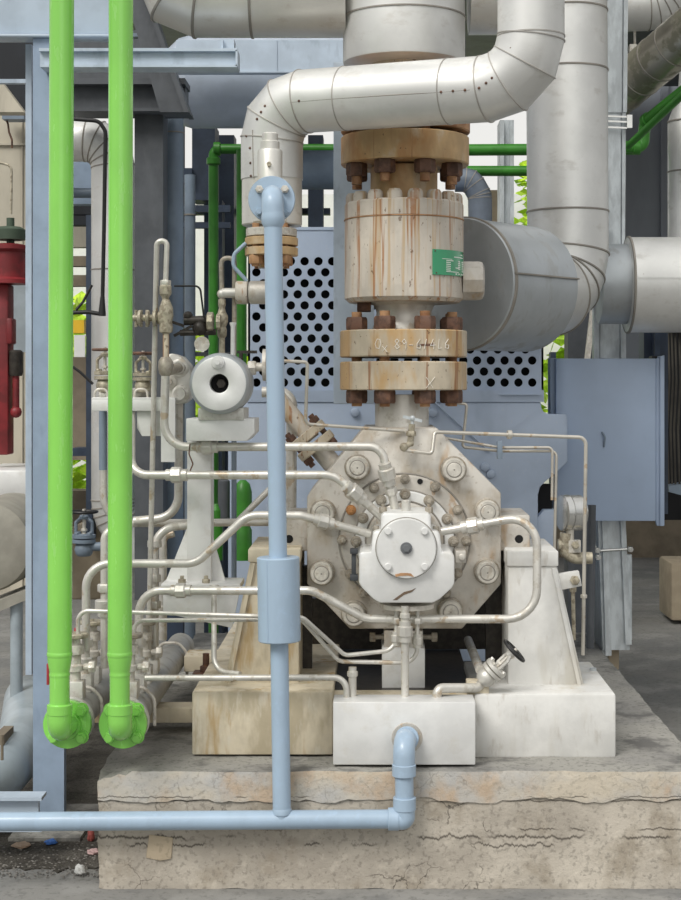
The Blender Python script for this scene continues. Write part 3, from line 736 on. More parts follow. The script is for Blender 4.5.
# chalk marks on the flange
def on_rim(px, py, off=.0015):
    r = 63.5*kv; x = (px-404)*K(YV-r+.012); x = max(-r*.98, min(r*.98, x)); y = YV-math.sqrt(r*r-x*x)-off
    return Vector((x+VC(0).x, y, P(px, py, y).z))
CH = {'0':[[(0,.5),(.25,1),(.6,.95),(.7,.5),(.5,.05),(.15,.1),(0,.5)]], 'x':[[(0,.6),(.6,0)],[(.6,.65),(0,.05)]],
      '8':[[(.3,.5),(.05,.8),(.3,1),(.55,.8),(.05,.25),(.3,0),(.6,.2),(.3,.5)]], '9':[[(.55,.7),(.3,.5),(.05,.75),(.3,1),(.55,.7),(.5,0)]],
      '-':[[(0,.4),(.5,.4)]], '6':[[(.5,1),(.1,.5),(.1,.1),(.5,.05),(.55,.4),(.15,.4)]], '/':[[(.1,0),(.4,1)]], '4':[[(.35,1),(.0,.35),(.65,.4)],[(.45,.7),(.4,0)]], 'L':[[(.2,1),(.1,.05),(.5,.1)]]}
b = MB(); x = 374
for ch in '0x 89-6/4L6':
    if ch == ' ': x += 5; continue
    for st in CH[ch]:
        pts = [on_rim(x+u*8, 349-v*10+(3 if ch=='x' else 0)) for u, v in st]
        b.tube(pts, .0011, seg=5)
    x += 7.2
part('chalk_writing', b, M['chalk'], root, 'white chalk writing', smooth=0)
b = MB()
for st in ([(425,377),(427,380),(432,388)],[(434,377),(429,383),(425,388)]): 
    b.tube([on_rim(u, v) for u, v in st], .001, seg=5)
part('chalk_cross', b, M['chalk'], root, 'white chalk cross', smooth=0)
b = MB()
for q in ([(417,344),(433,343.5),(433,346),(417,346)],):
    b.prism([on_rim(u, v, .0006) for u, v in q], (0,-.0012,0))
part('rust_spill', b, M['rust'], root, 'rust stain', smooth=0)

# riser above the valve (its cladding ends above the crossing pipe)
root = thing('insulated_riser', 'wide silver-clad riser with rusty flange standing on the cream valve', 'pipe', VC(140))
part('riser_flange', drum(341,470,106,134,YV), M['flanger'], root, 'rust-brown flange')
part('riser_pipe', lat([(34,110),(34,50)], 40), M['flange'], root)
b = lat([(55,66),(60.5,64),(61,62),(61,20),(61.4,19.5),(61.6,18.5),(61,18),(61,-300)], 72)
cl = part('cladding', b, M['clad'], root)
b = MB(); b.hoop(VC(19), UP, 61*kv, .004, .004, 64); part('cladding_seam', b, M['seam'], cl)
# branch joining the riser high up
root = thing('insulated_branch', 'beige-silver clad duct joining the riser at the top of the picture', 'pipe', P(240, 0, YV))
r = 43*kv
b = MB(); b.tube([P(178,-190,YV), P(178,-6,YV), P(346,-6,YV)], r, 24*kv, 48, 2, seams=1, seamh=.004, seamw=.006)
for px in (252,): b.hoop(P(px,-6,YV), RT, r, .004, .006, 48)
part('cladding', b, M['cladw'], root, smooth=20)
b = MB(); b.tube([P(469,-8,YV+.1), P(560,-8,YV+.1)], r, 0, 40)
single('insulated_duct', b, M['cladw'], 'short grey-brown clad duct behind the tall mitred pipe', 'pipe')

# relief line: mitred cladding crossing in front of the riser
root = thing('insulated_relief_line', 'white-silver clad pipe bending over and crossing in front of the riser', 'pipe', P(272, 226, .45))
AY, BY = .54, .14
A0 = P(272, 226, AY); A1 = P(272, 103.5, AY); B1 = P(531, 86, BY); B2 = P(531, -330, BY); rp = .109
b = MB(); b.tube([P(272,180,AY), A1, B1, B2], rp, [0,.155,.155,0], 56, 3, seams=1, seamh=.003, seamw=.0028)
d = (B1-A1).normalized()
for t in (.30, .70): b.hoop(A1.lerp(B1, t), d, rp, .0025, .0025, 56)
for y in (37,): b.hoop(P(531,y,BY), UP, rp, .0025, .003, 56)
b.alt = M['seaml']
cl = part('cladding', b, M['clad'], root, smooth=20)
b = MB(); b.lathe(A0, UP, [(rp*.93,0),(rp*.97,.004),(rp*.97,.17)], 56); part('end_cladding', b, M['cladw'], root)
b = MB()
rr = rp+.002
def onpipe(c, axis, ang): 
    a, u, v = frame(axis); return c + (u*math.cos(ang)+v*math.sin(ang))*rr
q_ = []
for x, y in ((246.5,136),(250,148),(250.5,163),(251,176)): q_.append(surf(x,y,A0,A1,rp))
for x, y in ((299,101),(271,103),(441,92),(453,91),(465,90),(479,88)): q_.append(surf(x,y,A1,B1,rp))
for x, y in ((257,119),(261,112),(265,106)): q_.append(surf(x,y,A0+RT*.01,A1+RT*.01,rp*1.04))
for x, y in ((486,83),(492,78)): q_.append(surf(x,y,A1,B1,rp))
for x, y in ((502,66),(506,61),(511,48)): q_.append(surf(x,y,B1,B2,rp))
for (px,py) in ((253,110),(259,103),(265,97),(497,62),(507,51),(487,70),(500,73)):
    pass
for c_ in q_:
    b = MB(); b.sphere(c_, .005, 8); part('cladding_screw', b, M['rust'], cl)

b = MB()
b.bar(surf(252.5,130,A0,A1,rp), surf(253.5,178,A0,A1,rp), .003, .004)
b.tube([surf(x,y,A1,B1,rp-.001) for x,y in ((290,102.5),(340,98.5),(400,94.5),(440,92.5),(470,90))], .0022, seg=6)
part('lap_joint', b, M['seam'], cl)
# bare pipe and rusty flanges below the cladding
fr = thing('relief_flange_joint', 'rusty bolted flange pair under the white relief pipe', 'flange', P(271, 262, .50))
b = drum(246,297,229,237,.50,.002,40); part('flange', b, M['nutlight'], fr, 'pale thin flange')
b = drum(245,298,238,246,.50,.002,40); part('flange', b, M['flangeu'], fr)
b = drum(245,298,248,256,.50,.002,40); part('flange', b, M['flangeu'], fr)
b = MB(); b.cyl(P(271,268,.50), P(271,224,.50), 13*K(.50), seg=28); part('pipe_stub', b, M['flange'], fr)
for i in range(4):
    t = PI/4+i*PI/2; c = P(271,0,.50)+Vector((math.cos(t),math.sin(t),0))*20*K(.50)
    z = P(0,256,.50).z; c.z = z; b = MB(); b.hexn(c, -UP, 7*K(.40), 9*K(.40)); b.cyl(c+UP*.11, c-UP*.04, 3.6*K(.40), seg=10); part('flange_bolt', b, M['flanger'], fr)

# relief valve with its blue outlet flange
root = thing('relief_valve', 'small silver relief valve behind the round blue flange', 'valve', P(270, 228, .22))
kr = K(.22); RV = lambda y: P(270, y, .22)
b = MB(); b.lathe(RV(200), UP, [(r*kr, (200-y)*kr) for r, y in ((17,222),(17,206),(12.5,182),(12.5,152),(11.5,150))], 28); part('bonnet', b, M['cladw'], root)
b = MB(); b.lathe(RV(150), UP, [(9.5*kr,0),(9.5*kr,8*kr),(8*kr,9*kr),(8*kr,16*kr),(7*kr,17*kr)], 24); part('spring_cap', b, M['cladw'], root)
b = MB(); b.hexn(RV(166)+FW*12.5*kr, FW, 2.5*kr, .012); part('lock_screw', b, M['brass'], root)
b = MB(); b.cyl(P(271,200,.22), P(272,200,.065), 15*kr, seg=24); part('outlet_body', b, M['cladw'], root)

# light-blue drain line with sleeve
root = thing('light_blue_drain_pipe', 'light blue pipe dropping from the relief valve with a wide square-edged sleeve', 'pipe', P(280, 820, -.06))
YP = -.06; kp = K(YP)
b = MB(); b.lathe(P(272,200,.06), FW, [(23*K(.05),0),(23.5*K(.05),.004),(23.5*K(.05),.018),(23*K(.05),.022)], 40); part('flange', b, M['lblue'], root)
for px, py in ((259.5,189.5),(285,189.5),(259.5,212),(285,212)):
    b = MB(); c = P(px, py, .038); b.hexn(c, FW, 4.3*kp, .013); b.cyl(c+FW*.01, c+FW*.022, 2.6*kp, seg=10)
    part('flange_bolt', b, M['nutlight'] if py < 200 else M['lblue'], root)
rP = 9.1*kp
b = MB(); b.tube([P(272.5,200,.04), P(272.5,194,YP), P(273,222,YP)], rP*1.22, .05, 24, 8); b.lathe(P(273,226,YP), UP, [(rP,-.005),(rP*1.28,.01),(rP*1.28,.03),(rP*1.2,.045)], 24); part('elbow', b, M['lblue'], root)
b = MB(); b.tube([P(273,222,YP), P(282,822,YP)], rP, seg=24); part('downpipe', b, M['lblue'], root)
b = MB(); c0 = P(279.5,641,YP); c1 = P(278.2,557,YP); b.cyl(c0, c1, 21.3*kp, seg=40, ch=.003)
b.bar(P(268,558.5,YP)+FW*20.4*kp*.92, P(269,639,YP)+FW*20.4*kp*.92, .0035,.003); part('sleeve', b, M['lblue'], root)
b = MB(); b.tube([P(-40,822,YP), P(388,819,YP)], 9.4*kp, seg=24)
b.lathe(P(282,811,YP), UP, [(rP*1.10,-.008),(rP*1.09,.003),(rP,.010)], 24); part('horizontal_pipe', b, M['lblue'], root)
b = MB(); b.tube([P(398,819,YP), P(404.5,819,YP), P(404.5,805,YP)], 10.6*kp, .045, 24, 8)
b.cyl(P(388,819,YP), P(399,819,YP), 11.3*kp, seg=24, ch=.002); b.cyl(P(404.5,810,YP), P(404.5,797,YP), 11.5*kp, seg=24, ch=.002); part('elbow', b, M['lblue'], root)
b = MB(); b.cyl(P(404.5,800,YP), P(404,770,YP), 9.3*kp, seg=24); part('riser', b, M['lblue'], root)
b = MB(); b.tube([P(404,773,YP), P(404,742,YP), P(407,738,.045)], 11*kp, .06, 24, 8); b.cyl(P(404,776,YP), P(404,764,YP), 12*kp, seg=24, ch=.002); b.cyl(P(407,738.5,.0), P(407,738,.03), 12*kp, seg=24, ch=.002); part('elbow', b, M['lblue'], root)

# green pipes
def green_pipe(px_top, px_bot, label, ex, fx):
    Y = -.12; kk = K(Y)
    root = thing('green_pipe', label, 'pipe', P(px_bot, 742, Y), 'bright green vertical pipes')
    r = 12.2*kk; r2 = 10*kk
    b = MB(); b.tube([P(px_top,-60,Y), P(px_bot,654,Y)], r, seg=32)
    b.lathe(P(px_bot,656,Y), UP, [(r,-.002),(r*1.03,.001),(r*1.05,.006),(r*1.03,.011),(r,.014)], 32); part('upright', b, M['green'], root)
    b = MB(); b.lathe(P(px_bot,675,Y), UP, [(r2,-.005),(r2*1.04,.0),(r2*1.04,.004),(r2,.008),(r2*1.02,.014),(r,19*kk*.85),(r,20*kk)], 32)
    b.cyl(P(px_bot,676,Y), P(px_bot,716,Y), r2, seg=32); part('reducer', b, M['green'], root)
    YF = .03; kf = K(YF)
    b = MB(); b.tube([P(px_bot,708,Y), P(px_bot,730,Y), P(fx,723,YF)], 12*kk, .055, 28, 10); b.lathe(P(px_bot,715,Y), UP, [(r2,-.0),(12.6*kk,.004),(12.6*kk,.032),(r2,.036)], 28)
    part('elbow', b, M['green'], root)
    b = MB(); b.lathe(P(fx,723,YF+.012), FW, [(23.5*kf,0),(24*kf,.004),(24*kf,.026),(23.5*kf,.03),(15*kf,.031),(14*kf,.045)], 44)
    fl = part('flange', b, M['green'], root)
    for dx, dy in ((13.5,-13.5),(13.5,13.5),(-13.5,-13.5),(-13.5,13.5)):
        c = P(fx+dx, 723+dy, YF-.018); b = MB(); b.lathe(c, FW, [(7*kf,0),(7*kf,.005)], 20); b.hexn(c+FW*.004, FW, 6*kf, .022); b.cyl(c+FW*.02, c+FW*.036, 3.4*kf, seg=10); part('flange_bolt', b, M['green'], root)
    if ex:
        b = MB(); b.sphere(P(fx-13,736,YF-.02), 7*kf, 12, (1,.25,.8)); part('rust_patch', b, M['rustl'], fl, 'rust patch')
    return fl
green_pipe(62, 59.6, 'bright green vertical pipe in front of the blue-grey column', 0, 68.5)
green_pipe(121, 119.8, 'bright green vertical pipe whose flange stands at the plinth corner', 1, 124)
# ------------------------------------------------------------------ small-bore piping round the pump
SG = 'small-bore seal piping'
def pt(q, Y): return P(q[0], q[1], q[2] if len(q) > 2 else Y)
def line(name, label, pts, Y, r, m, bend=10, fits=(), cat='pipe', seg=14, group=None, fm=None):
    """one pipe run; fits = (index of segment, fraction, kind, scale) -> union nuts as parts"""
    W = [pt(q, Y) for q in pts]; rr = r*K(Y)
    bd = [0]+[(b*K(Y)) for b in (bend if isinstance(bend, (list,tuple)) else [bend]*(len(pts)-2))]+[0]
    b = MB(); b.tube(W, rr, bd, seg, 7)
    if not fits: return single(name, b, m, label, cat, group)
    root = thing(name, label, cat, (W[0].x, W[0].y, min(w.z for w in W)), group)
    part('tube', b, m, root)
    for si, t, kind, sc in fits:
        a, c = W[si], W[si+1]; d = (c-a).normalized(); o = a.lerp(c, t); R = rr*sc; f = MB()
        if kind == 'union':
            f.cyl(o-d*R*1.5, o-d*R*.8, R*.78, seg=14); f.lathe(o-d*R*.85, d, [(R*.9,0),(R*1.05,R*.12),(R*1.05,R*1.3),(R*.9,R*1.45)], 8); f.lathe(o+d*R*.6, d, [(R*.8,0),(R*.82,R*.7)], 14)
            part('union', f, fm or m, root)
        elif kind == 'nut':
            f.hexn(o-d*R*.6, d, R*1.05, R*1.2); part('union_nut', f, fm or m, root)
        elif kind == 'collar':
            f.lathe(o-d*R*.5, d, [(R*.9,0),(R,R*.1),(R,R*.9),(R*.9,R)], 16); part('collar', f, fm or m, root)
    return root
sp = M['spipe']
line('pipe_run', 'silver pipe crossing high over the white stand and bending down to the casing top',
     [(165.5,372,.33),(163.5,447,.33),(382,446.5,.28),(387,474,.27),(395,508,.30)], .30, 4.3, sp, [24,22,8],
     [(1,.205,'union',1.75),(3,.02,'union',1.9),(3,.5,'nut',1.4)], group=SG)
line('pipe_run', 'silver pipe level with the white stand slanting down to the bearing seal',
     [(131,408,.45),(131,475,.34),(335,475,.26),(356,494.5,.25),(383,518,.30)], .32, 4.4, sp, [20,28,6],
     [(1,.23,'union',1.75),(3,-.05,'union',1.9)], group=SG)
line('pipe_run', 'silver pipe rising in a slope over the pedestal and ending at the bearing seal',
     [(86,650,.22),(86,563.5,.22),(196,563.5,.24),(248,515,.24),(301,515.5,.24),(370,534,.29)], .24, 4.2, sp, [24,26,26,8],
     [(4,.33,'union',1.75)], group=SG)
line('pipe_run', 'silver pipe looping all round the casing foot from behind the blue sleeve',
     [(139,645,.26),(139,590.5,.26),(312,590.5,.18),(366,619,.20),(537,619,.20),(537,514,.22),(442,531.5,.30)], .20, 4.3, sp, [24,20,26,30,26],
     [(1,.25,'union',1.7),(5,.68,'union',1.9)], group=SG)
line('pipe_run', 'grey-silver pipe running level behind the white stand',
     [(103.5,412,.62),(103.5,523.5,.62),(292,522,.72)], .62, 4.0, sp, [28], group=SG)
line('pipe_run', 'silver pipe curling down from the casting behind the round canister',
     [(179,392,.60),(178.5,517,.60),(134,521,.60)], .60, 4.4, sp, [30], group=SG)
line('pipe_run', 'silver pipe rising from the second grey header and bending level behind the white stand',
     [(154.5,660,.52),(154.5,528,.52),(200,524.5,.55)], .52, 4.2, sp, [24], [(0,.42,'nut',1.5),(0,.62,'nut',1.5),(0,.88,'collar',1.7)], group=SG)
line('pipe_run', 'thin upright beside the second grey header riser',
     [(163,640,.60),(163,536,.60),(174,533,.60)], .60, 4.0, sp, [10], [(0,.3,'nut',1.4)], group=SG)
line('pipe_run', 'silver riser mostly hidden behind the second green pipe',
     [(104.5,668,.34),(104.5,530,.34),(127,527,.36)], .34, 4.0, sp, [18], [(0,.46,'collar',2.4),(0,.58,'nut',1.7),(0,.40,'nut',1.6)], group=SG)
line('pipe_run', 'thin cream tube rising to a tight hairpin over the bronze valve',
     [(148.5,658,.50),(156.8,241,.36),(167,241,.36),(165.5,288,.36)], .42, 2.7, sp, [5.2,5.2], [(2,.9,'nut',1.9)], group=SG)
line('pipe_run', 'grey tube from the blue sleeve, upper of the two thin ones under the casing',
     [(78,642,.16),(78,610.5,.16),(303,617.5,.10),(345,655.5,.15),(396,650,.19),(396.5,609,.19)], .15, 2.2, sp, [11,9,12,14],
     [(4,.30,'union',2.3),(4,.72,'nut',2.2)], group=SG)
line('pipe_run', 'grey tube from the blue sleeve, lower of the two thin ones under the casing',
     [(134,642,.18),(134,620.5,.18),(302,619.5,.12),(339,661.5,.16),(417,663,.19),(417.5,609,.19)], .16, 2.2, sp, [11,9,12,14],
     [(4,.42,'union',2.3),(4,.78,'nut',2.2)], group=SG)
line('pipe_run', 'thin silver tube hanging in a curve below the white stand foot',
     [(214,586,.30),(214,671,.22),(240,674,.165)], .26, 2.7, sp, [20], [(0,.02,'collar',1.9)], group=SG)
line('pipe_run', 'low silver tube crossing the pedestal foot and dropping into the drain box',
     [(145,678,.15),(346.5,677.5,.13),(346.5,704,.12)], .14, 3.2, sp, [16], group=SG)
line('pipe_run', 'short silver stub standing on the drain box under a clamp loop',
     [(352.5,667,.14),(352.5,704,.14)], .14, 4.0, sp, 0, [(0,.18,'collar',1.35)], group=SG)
line('pipe_run', 'straight silver drain leg between bearing housing and drain box',
     [(405,606,.14),(405,703,.14)], .14, 3.9, sp, 0, [(0,.27,'union',1.9),(0,.1,'collar',1.3)], group=SG)
# thin tubing over the casing top
tb = M['tubing']
line('tubing', 'thin bent steel tube from the blue pipe to the needle valve on the casing top',
     [(284,361,.30),(307.5,362,.32),(305.5,424,.34),(404,431,.44)], .34, 1.7, tb, [4,6], group='thin tubing')
line('tubing', 'thin steel tube looping over the casing top and down to the plinth end',
     [(403,450,.40),(432,453.5,.40),(434.5,432,.42),(586,437.5,.52),(583,655,.52)], .45, 1.9, tb, [3,4,8],
     [(2,.49,'collar',2.4),(3,.73,'collar',1.8)], group='thin tubing')
line('tubing', 'thin dark tube hooking down from the lower flange bolts',
     [(457,403,.85),(467,404,.85),(462.5,447,.85),(500,451,.85),(556.5,451,.85),(554.5,551,.85)], .85, 1.5, tb, [3,3,5,6], group='thin tubing')
line('tubing', 'thin dark tube running behind the looping steel tube',
     [(440,437,.80),(500,447.5,.82),(552.5,447.5,.84),(552,500,.84)], .82, 1.4, tb, [4,5], group='thin tubing')
b = MB(); b.box(497.5,441,502.5,459,.79,.83); single('tube_clip', b, M['mgrey'], 'grey clip holding the two dark thin tubes', 'clip', bevel=.001)
# needle valve
root = thing('needle_valve', 'tiny needle valve with bar handle on the casing top', 'valve', P(406,452,.42))
Yn = .42; kn = K(Yn)
b = MB(); b.cyl(P(410,446,Yn), P(412,424,Yn), 3.2*kn, seg=12); b.hexn(P(411,436,Yn), UP, 5.0*kn, 5*kn); b.cyl(P(403,447,.40), P(412,443,Yn), 3.0*kn, seg=12); b.sphere(P(404,447,.40), 4.6*kn, 12); part('valve_body', b, M['brass'], root)
b = MB(); b.cyl(P(412,430,Yn), P(412.5,420,Yn), 1.6*kn, seg=10); b.bar(P(403,416.5,Yn), P(422,421,Yn), 3.6*kn, 3*kn); b.sphere(P(412.5,418.5,Yn), 3.2*kn, 10); part('bar_handle', b, M['galv'], root, 'grey bar handle')

# slanted suction-side pipe with its bolted flange pair
root = thing('slanted_pipe', 'cream slanted pipe with bolted flange pair beside the casing shoulder', 'pipe', P(305,470,.85))
Ys = .85; ks = K(Ys); a = P(278,398,Ys); c = P(312,440,Ys); d = (c-a).normalized()
b = MB(); b.cyl(P(272,391,Ys), c, 9*ks, seg=24); part('pipe_stub', b, M['valve'], root)
for t, m_ in ((0,M['flange']),(13*ks,M['flange'])):
    b = MB(); o = P(305,432,Ys)+d*t; b.lathe(o, d, [(20*ks,0),(21*ks,.003),(21*ks,8*ks),(20*ks,9*ks)], 32); part('flange', b, m_, root)
pn = d.cross(XF).normalized()
for s_ in (-1, 1):
    b = MB(); o = P(305,432,Ys)+pn*s_*15*ks+FW*6*ks; b.cyl(o-d*10*ks, o+d*32*ks, 3*ks, seg=8); b.hexn(o+d*22*ks, d, 5.5*ks, 6*ks); b.hexn(o-d*.5*ks, -d, 5.5*ks, 6*ks); part('flange_bolt', b, M['rust'], root)
b = MB(); b.tube([P(318,447,Ys), P(334,466,Ys), P(352,468,Ys)], 10*ks, .05, 20, 8); part('elbow', b, M['casing2'], root)
line('pipe_run', 'dark silver pipe bending down behind the upper light blue pipe', [(262,392,.95),(292,392,.95),(291,520,.95)], .95, 5.5, sp, [22])
line('pipe_run', 'grey slanted tube rising beside the foot of the motor', [(232,527,.75),(276,483,.8)], .75, 3.2, sp, 0)
line('pipe_run', 'grey upright tube behind the white stand', [(234,600,.8),(234,440,.8)], .8, 2.6, M['mgrey'], 0)

# ------------------------------------------------------------------ hand valves
def hand_valve(name, label, base, up, h, m, wm, wr, group=None, body=True, face=None, cat='valve'):
    """gate valve of height h: body, bonnet flange, yoke, stem, handwheel"""
    base = Vector(base); a, u, v = frame(up)
    if face is not None:
        u = (Vector(face)-a*Vector(face).dot(a)).normalized(); v = a.cross(u)
    root = thing(name, label, cat, base, group); s = h
    b = MB()
    if body: b.lathe(base, a, [(.13*s,0),(.17*s,.04*s),(.20*s,.14*s),(.17*s,.25*s),(.12*s,.30*s)], 20); part('valve_body', b, m, root)
    b = MB(); b.lathe(base+a*.27*s, a, [(.23*s,0),(.24*s,.01*s),(.24*s,.075*s),(.23*s,.08*s)], 20); b.lathe(base+a*.37*s, a, [(.23*s,0),(.24*s,.01*s),(.24*s,.075*s),(.20*s,.09*s)], 20)
    for i in range(4):
        t = PI/4+i*PI/2; q = (u*math.cos(t)+v*math.sin(t))*.19*s; b.hexn(base+a*.45*s+q, a, .05*s, .05*s)
    part('bonnet_flange', b, m, root)
    b = MB()
    for sgn in (-1, 1):
        b.tube([base+a*.45*s+u*sgn*.10*s, base+a*.50*s+u*sgn*.17*s, base+a*.70*s+u*sgn*.17*s, base+a*.80*s+u*sgn*.06*s], .035*s, .04*s, 8, 4)
    b.lathe(base+a*.77*s, a, [(.09*s,0),(.10*s,.06*s),(.07*s,.09*s)], 12); part('yoke', b, m, root)
    b = MB(); b.cyl(base+a*.42*s, base+a*.98*s, .035*s, seg=10); b.hexn(base+a*.52*s, a, .07*s, .05*s); part('stem', b, M['nutlight'], root)
    b = MB(); c = base+a*.92*s; b.ring(c, a, wr, .11*wr, 28, 8); b.lathe(c-a*.025*s, a, [(.2*wr,0),(.22*wr,.01*s),(.2*wr,.05*s)], 12)
    for i in range(5):
        t = 2*PI*i/5; q = u*math.cos(t)+v*math.sin(t); b.bar(c, c+q*wr, .12*wr, .08*wr, a)
    part('handwheel', b, wm, root)
    return root
HG = 'rusty-wheeled gate valves on the tray'
hand_valve('gate_valve', 'rusty-wheeled gate valve half hidden by the second green pipe', P(105,392,.50), UP, 46*K(.5), M['brass'], M['rust'], 12*K(.5))
hand_valve('gate_valve', 'rusty-wheeled gate valve on the tray beside the hairpin tube', P(143,392,.50), UP, 42*K(.5), M['brass'], M['rust'], 13*K(.5))
# tray carrying them, elbows with clamp loops
root = thing('valve_tray', 'white angle tray carrying the two rusty-wheeled gate valves', 'tray', P(134,440,.5))
b = MB(); b.box(91.5,397.5,175,400,.42,.62); b.box(91.5,399,175,411,.42,.428); part('angle', b, M['white'], root, bevel=.002)
b = MB(); b.poly([(137,411),(163,411),(163,436),(142,436),(137,428)], .44,.452); b.box(161,399,175,462,.40,.412); part('gusset', b, M['white'], root)
for px in (103,143):
    b = MB(); b.tube([P(px-9,401,.46), P(px-8,389,.46), P(px+4,389,.46), P(px+5,401,.46)], 1.2*K(.46), 5*K(.46), 8, 5); part('clamp_loop', b, M['nutlight'], root)
line('pipe_run', 'short silver elbow clamped on the tray behind the second green pipe', [(99,396,.50),(125,394,.52)], .5, 6, sp, 0)
line('pipe_run', 'short silver elbow clamped on the tray next to the hairpin tube', [(128,395,.50),(150,391,.58)], .5, 6, sp, 0)
line('pipe_run', 'dull violet-grey upright under the tray', [(103,411,.56),(103,470,.56)], .56, 4, M['mgrey'], 0)

# bronze valves higher up
def stack(b, px, y0, y1, Y, prof):
    k_ = K(Y); b.lathe(P(px,y1,Y), UP, [(r*k_, (y1-y)*k_) for r, y in prof], 14)
root = thing('bronze_valve', 'knobbly bronze valve below the hairpin tube', 'valve', P(166,360,.36))
Y = .36
b = MB(); stack(b, 166, 300, 334, Y, [(3,334),(6.5,332),(7,327),(6,322),(7.5,316),(7,308),(5.5,304),(3.5,299)]); b.sphere(P(164,318,Y), 8*K(Y), 14, (1,.8,1.1)); part('valve_body', b, M['brass'], root)
b = MB(); stack(b, 165.5, 282, 296, Y, [(3,300),(4,297),(6,294),(6,286),(4,284),(3,282)]); part('compression_nut', b, M['brass'], root)
b = MB(); b.cyl(P(166,333,Y), P(166,362,Y), 3.2*K(Y), seg=12); part('lower_stub', b, M['flange'], root)
b = MB(); b.cyl(P(133,318,Y), P(160,318,Y), 3.4*K(Y), seg=12)
for x in (138,146,153): b.lathe(P(x,318,Y), RT, [(7*K(Y),0),(8*K(Y),.003),(8*K(Y),.010),(7*K(Y),.012)], 14)
for x in (136,141,147): b.cyl(P(x,310,Y), P(x,327,Y), 1.6*K(Y), seg=8)
part('side_flange', b, M['brass'], root)
b = MB(); stack(b, 165.5, 356, 374, .33, [(4.4,376),(6.5,373),(7.5,367),(7,361),(4.5,357)]); b.sphere(P(167,365,.34), 7*K(.33), 12); part('elbow_block', b, M['nutgrey'], root)

root = thing('blackened_valve', 'oil-blackened valve lying level between the two bronze uprights', 'valve', P(196,340,.45))
Y = .45
b = MB(); b.cyl(P(184,321,Y), P(206,320,Y), 4.5*K(Y), seg=12); b.cyl(P(180,333,Y), P(216,332,Y), 3.2*K(Y), seg=10); b.sphere(P(200,328,Y), 8*K(Y), 12); b.sphere(P(188,316,Y), 5*K(Y), 10); part('valve_body', b, M['oily_shaded'], root)
b = MB(); b.bar(P(174,336,Y), P(192,326,Y), .012, .01); b.bar(P(172,322,Y), P(184,326,Y), .010, .01); part('lever', b, M['oily_shaded'], root)
b = MB(); b.lathe(P(207,322,Y), RT, [(9*K(Y),0),(10*K(Y),.003),(10*K(Y),.02),(9*K(Y),.023)], 8); part('packing_nut', b, M['brass'], root)
b = MB(); b.lathe(P(216.5,322,Y), RT, [(8*K(Y),0),(8*K(Y),.014)], 8); part('end_nut', b, M['brass'], root)
line('wire', 'thin black bent wire above the blackened valve', [(174,286,.40),(200,286,.42),(204,318,.43)], .42, 1.0, M['black'], [6], cat='wire')
root = thing('bronze_upright', 'slim bronze fitting stack beside the dark green pipe', 'fitting', P(222,352,.48))
Y = .48
b = MB(); stack(b, 222, 300, 340, Y, [(3,372),(3,338),(4.5,336),(5,330),(4,327),(6,322),(6,316),(4,312),(3,308),(4,304),(3.5,299)]); part('valve_body', b, M['brass'], root)
b = MB(); b.tube([P(222,300,Y), P(221,258,Y), P(234.5,258,Y), P(234,372,.52)], 2.3*K(Y), 6*K(Y), 12, 8); part('hairpin', b, M['nutgrey'], root)
b = MB(); b.sphere(P(222,294,Y), 5*K(Y), 12); b.cyl(P(222,293,Y), P(237,293,Y), 5*K(Y), seg=16, ch=.002); part('side_stub', b, M['silver'], root, 'silver stub')
root = thing('filter_pot', 'rusty cylindrical fitting sticking out sideways behind the light blue pipe', 'fitting', P(252,304,.48))
b = MB(); b.lathe(P(236,292.5,Y), RT, [(11*K(Y),0),(11.7*K(Y),.004),(11.7*K(Y),11*K(Y)),(11*K(Y),12*K(Y))], 28); part('cap', b, M['valve'], root)
b = MB(); b.lathe(P(249,292.5,Y), RT, [(10.5*K(Y),0),(11.7*K(Y),.006),(11.7*K(Y),24*K(Y)),(10*K(Y),26*K(Y))], 28); part('barrel', b, M['casing2'], root)
b = MB(); b.lathe(P(199+3,344,.40), FW, [(7.6*K(.4),0),(7.6*K(.4),.004)], 20); single('tag_disc', b, M['nutlight'], 'round pale metal tag hanging under the blackened valve', 'tag')
b = MB(); b.lathe(P(233,356,.42), UP, [(2.5*K(.42),0),(2.3*K(.42),29*K(.42)),(3.4*K(.42),32*K(.42)),(3.4*K(.42),33.5*K(.42))], 16); single('white_standpipe', b, M['white'], 'slim white standpipe with flared top above the canister', 'pipe')
b = MB(); b.bar(P(237,352,.36), P(257,352,.36), .012, .010); b.cyl(P(241,352,.36), P(241,366,.36), 2*K(.36), seg=8); single('lever_handle', b, M['oily_shaded'], 'flat black lever beside the canister top', 'lever')

# round canister on its white stand
root = thing('canister', 'round silver canister with a dark centre hole facing forward', 'canister', P(219,414,.35))
Yc = .20; kc = K(Yc); c = P(219,383.5,Yc)
b = MB(); b.lathe(c, XF, [(9.6*kc,.05),(9.6*kc,.002),(10.4*kc,0),(25.5*kc,0),(27*kc,.002)], 64, caps=False); part('end_face', b, M['white'], root, 'white round end face', smooth=50)
b = MB(); b.lathe(c, XF, [(27*kc,.002),(29*kc,.008),(30.5*kc,.024),(31*kc,.05),(31*kc,.17),(27*kc,.20)], 64, caps=False); part('shell', b, M['cladg'], root, 'brushed grey shell', smooth=50)
b = MB(); b.cyl(c+XF*.045, c+XF*.06, 10*kc, seg=24); part('recess', b, M['dark'], root, 'dark recess')
b = MB(); b.hexn(c+XF*.045+RT*.004, FW, 5*kc, .02); part('recessed_nut', b, M['oily_shaded'], root)
b = MB(); q = P(218,362.5,Yc); b.lathe(q+XF*.004, FW, [(7*kc,0),(6.6*kc,.012),(6*kc,.014)], 24); b.lathe(q+FW*.008, FW, [(4.6*kc,0),(4.4*kc,.010)], 20); b.hexn(q+FW*.015, FW, 3*kc, .012); part('vent_plug', b, M['white'], root)
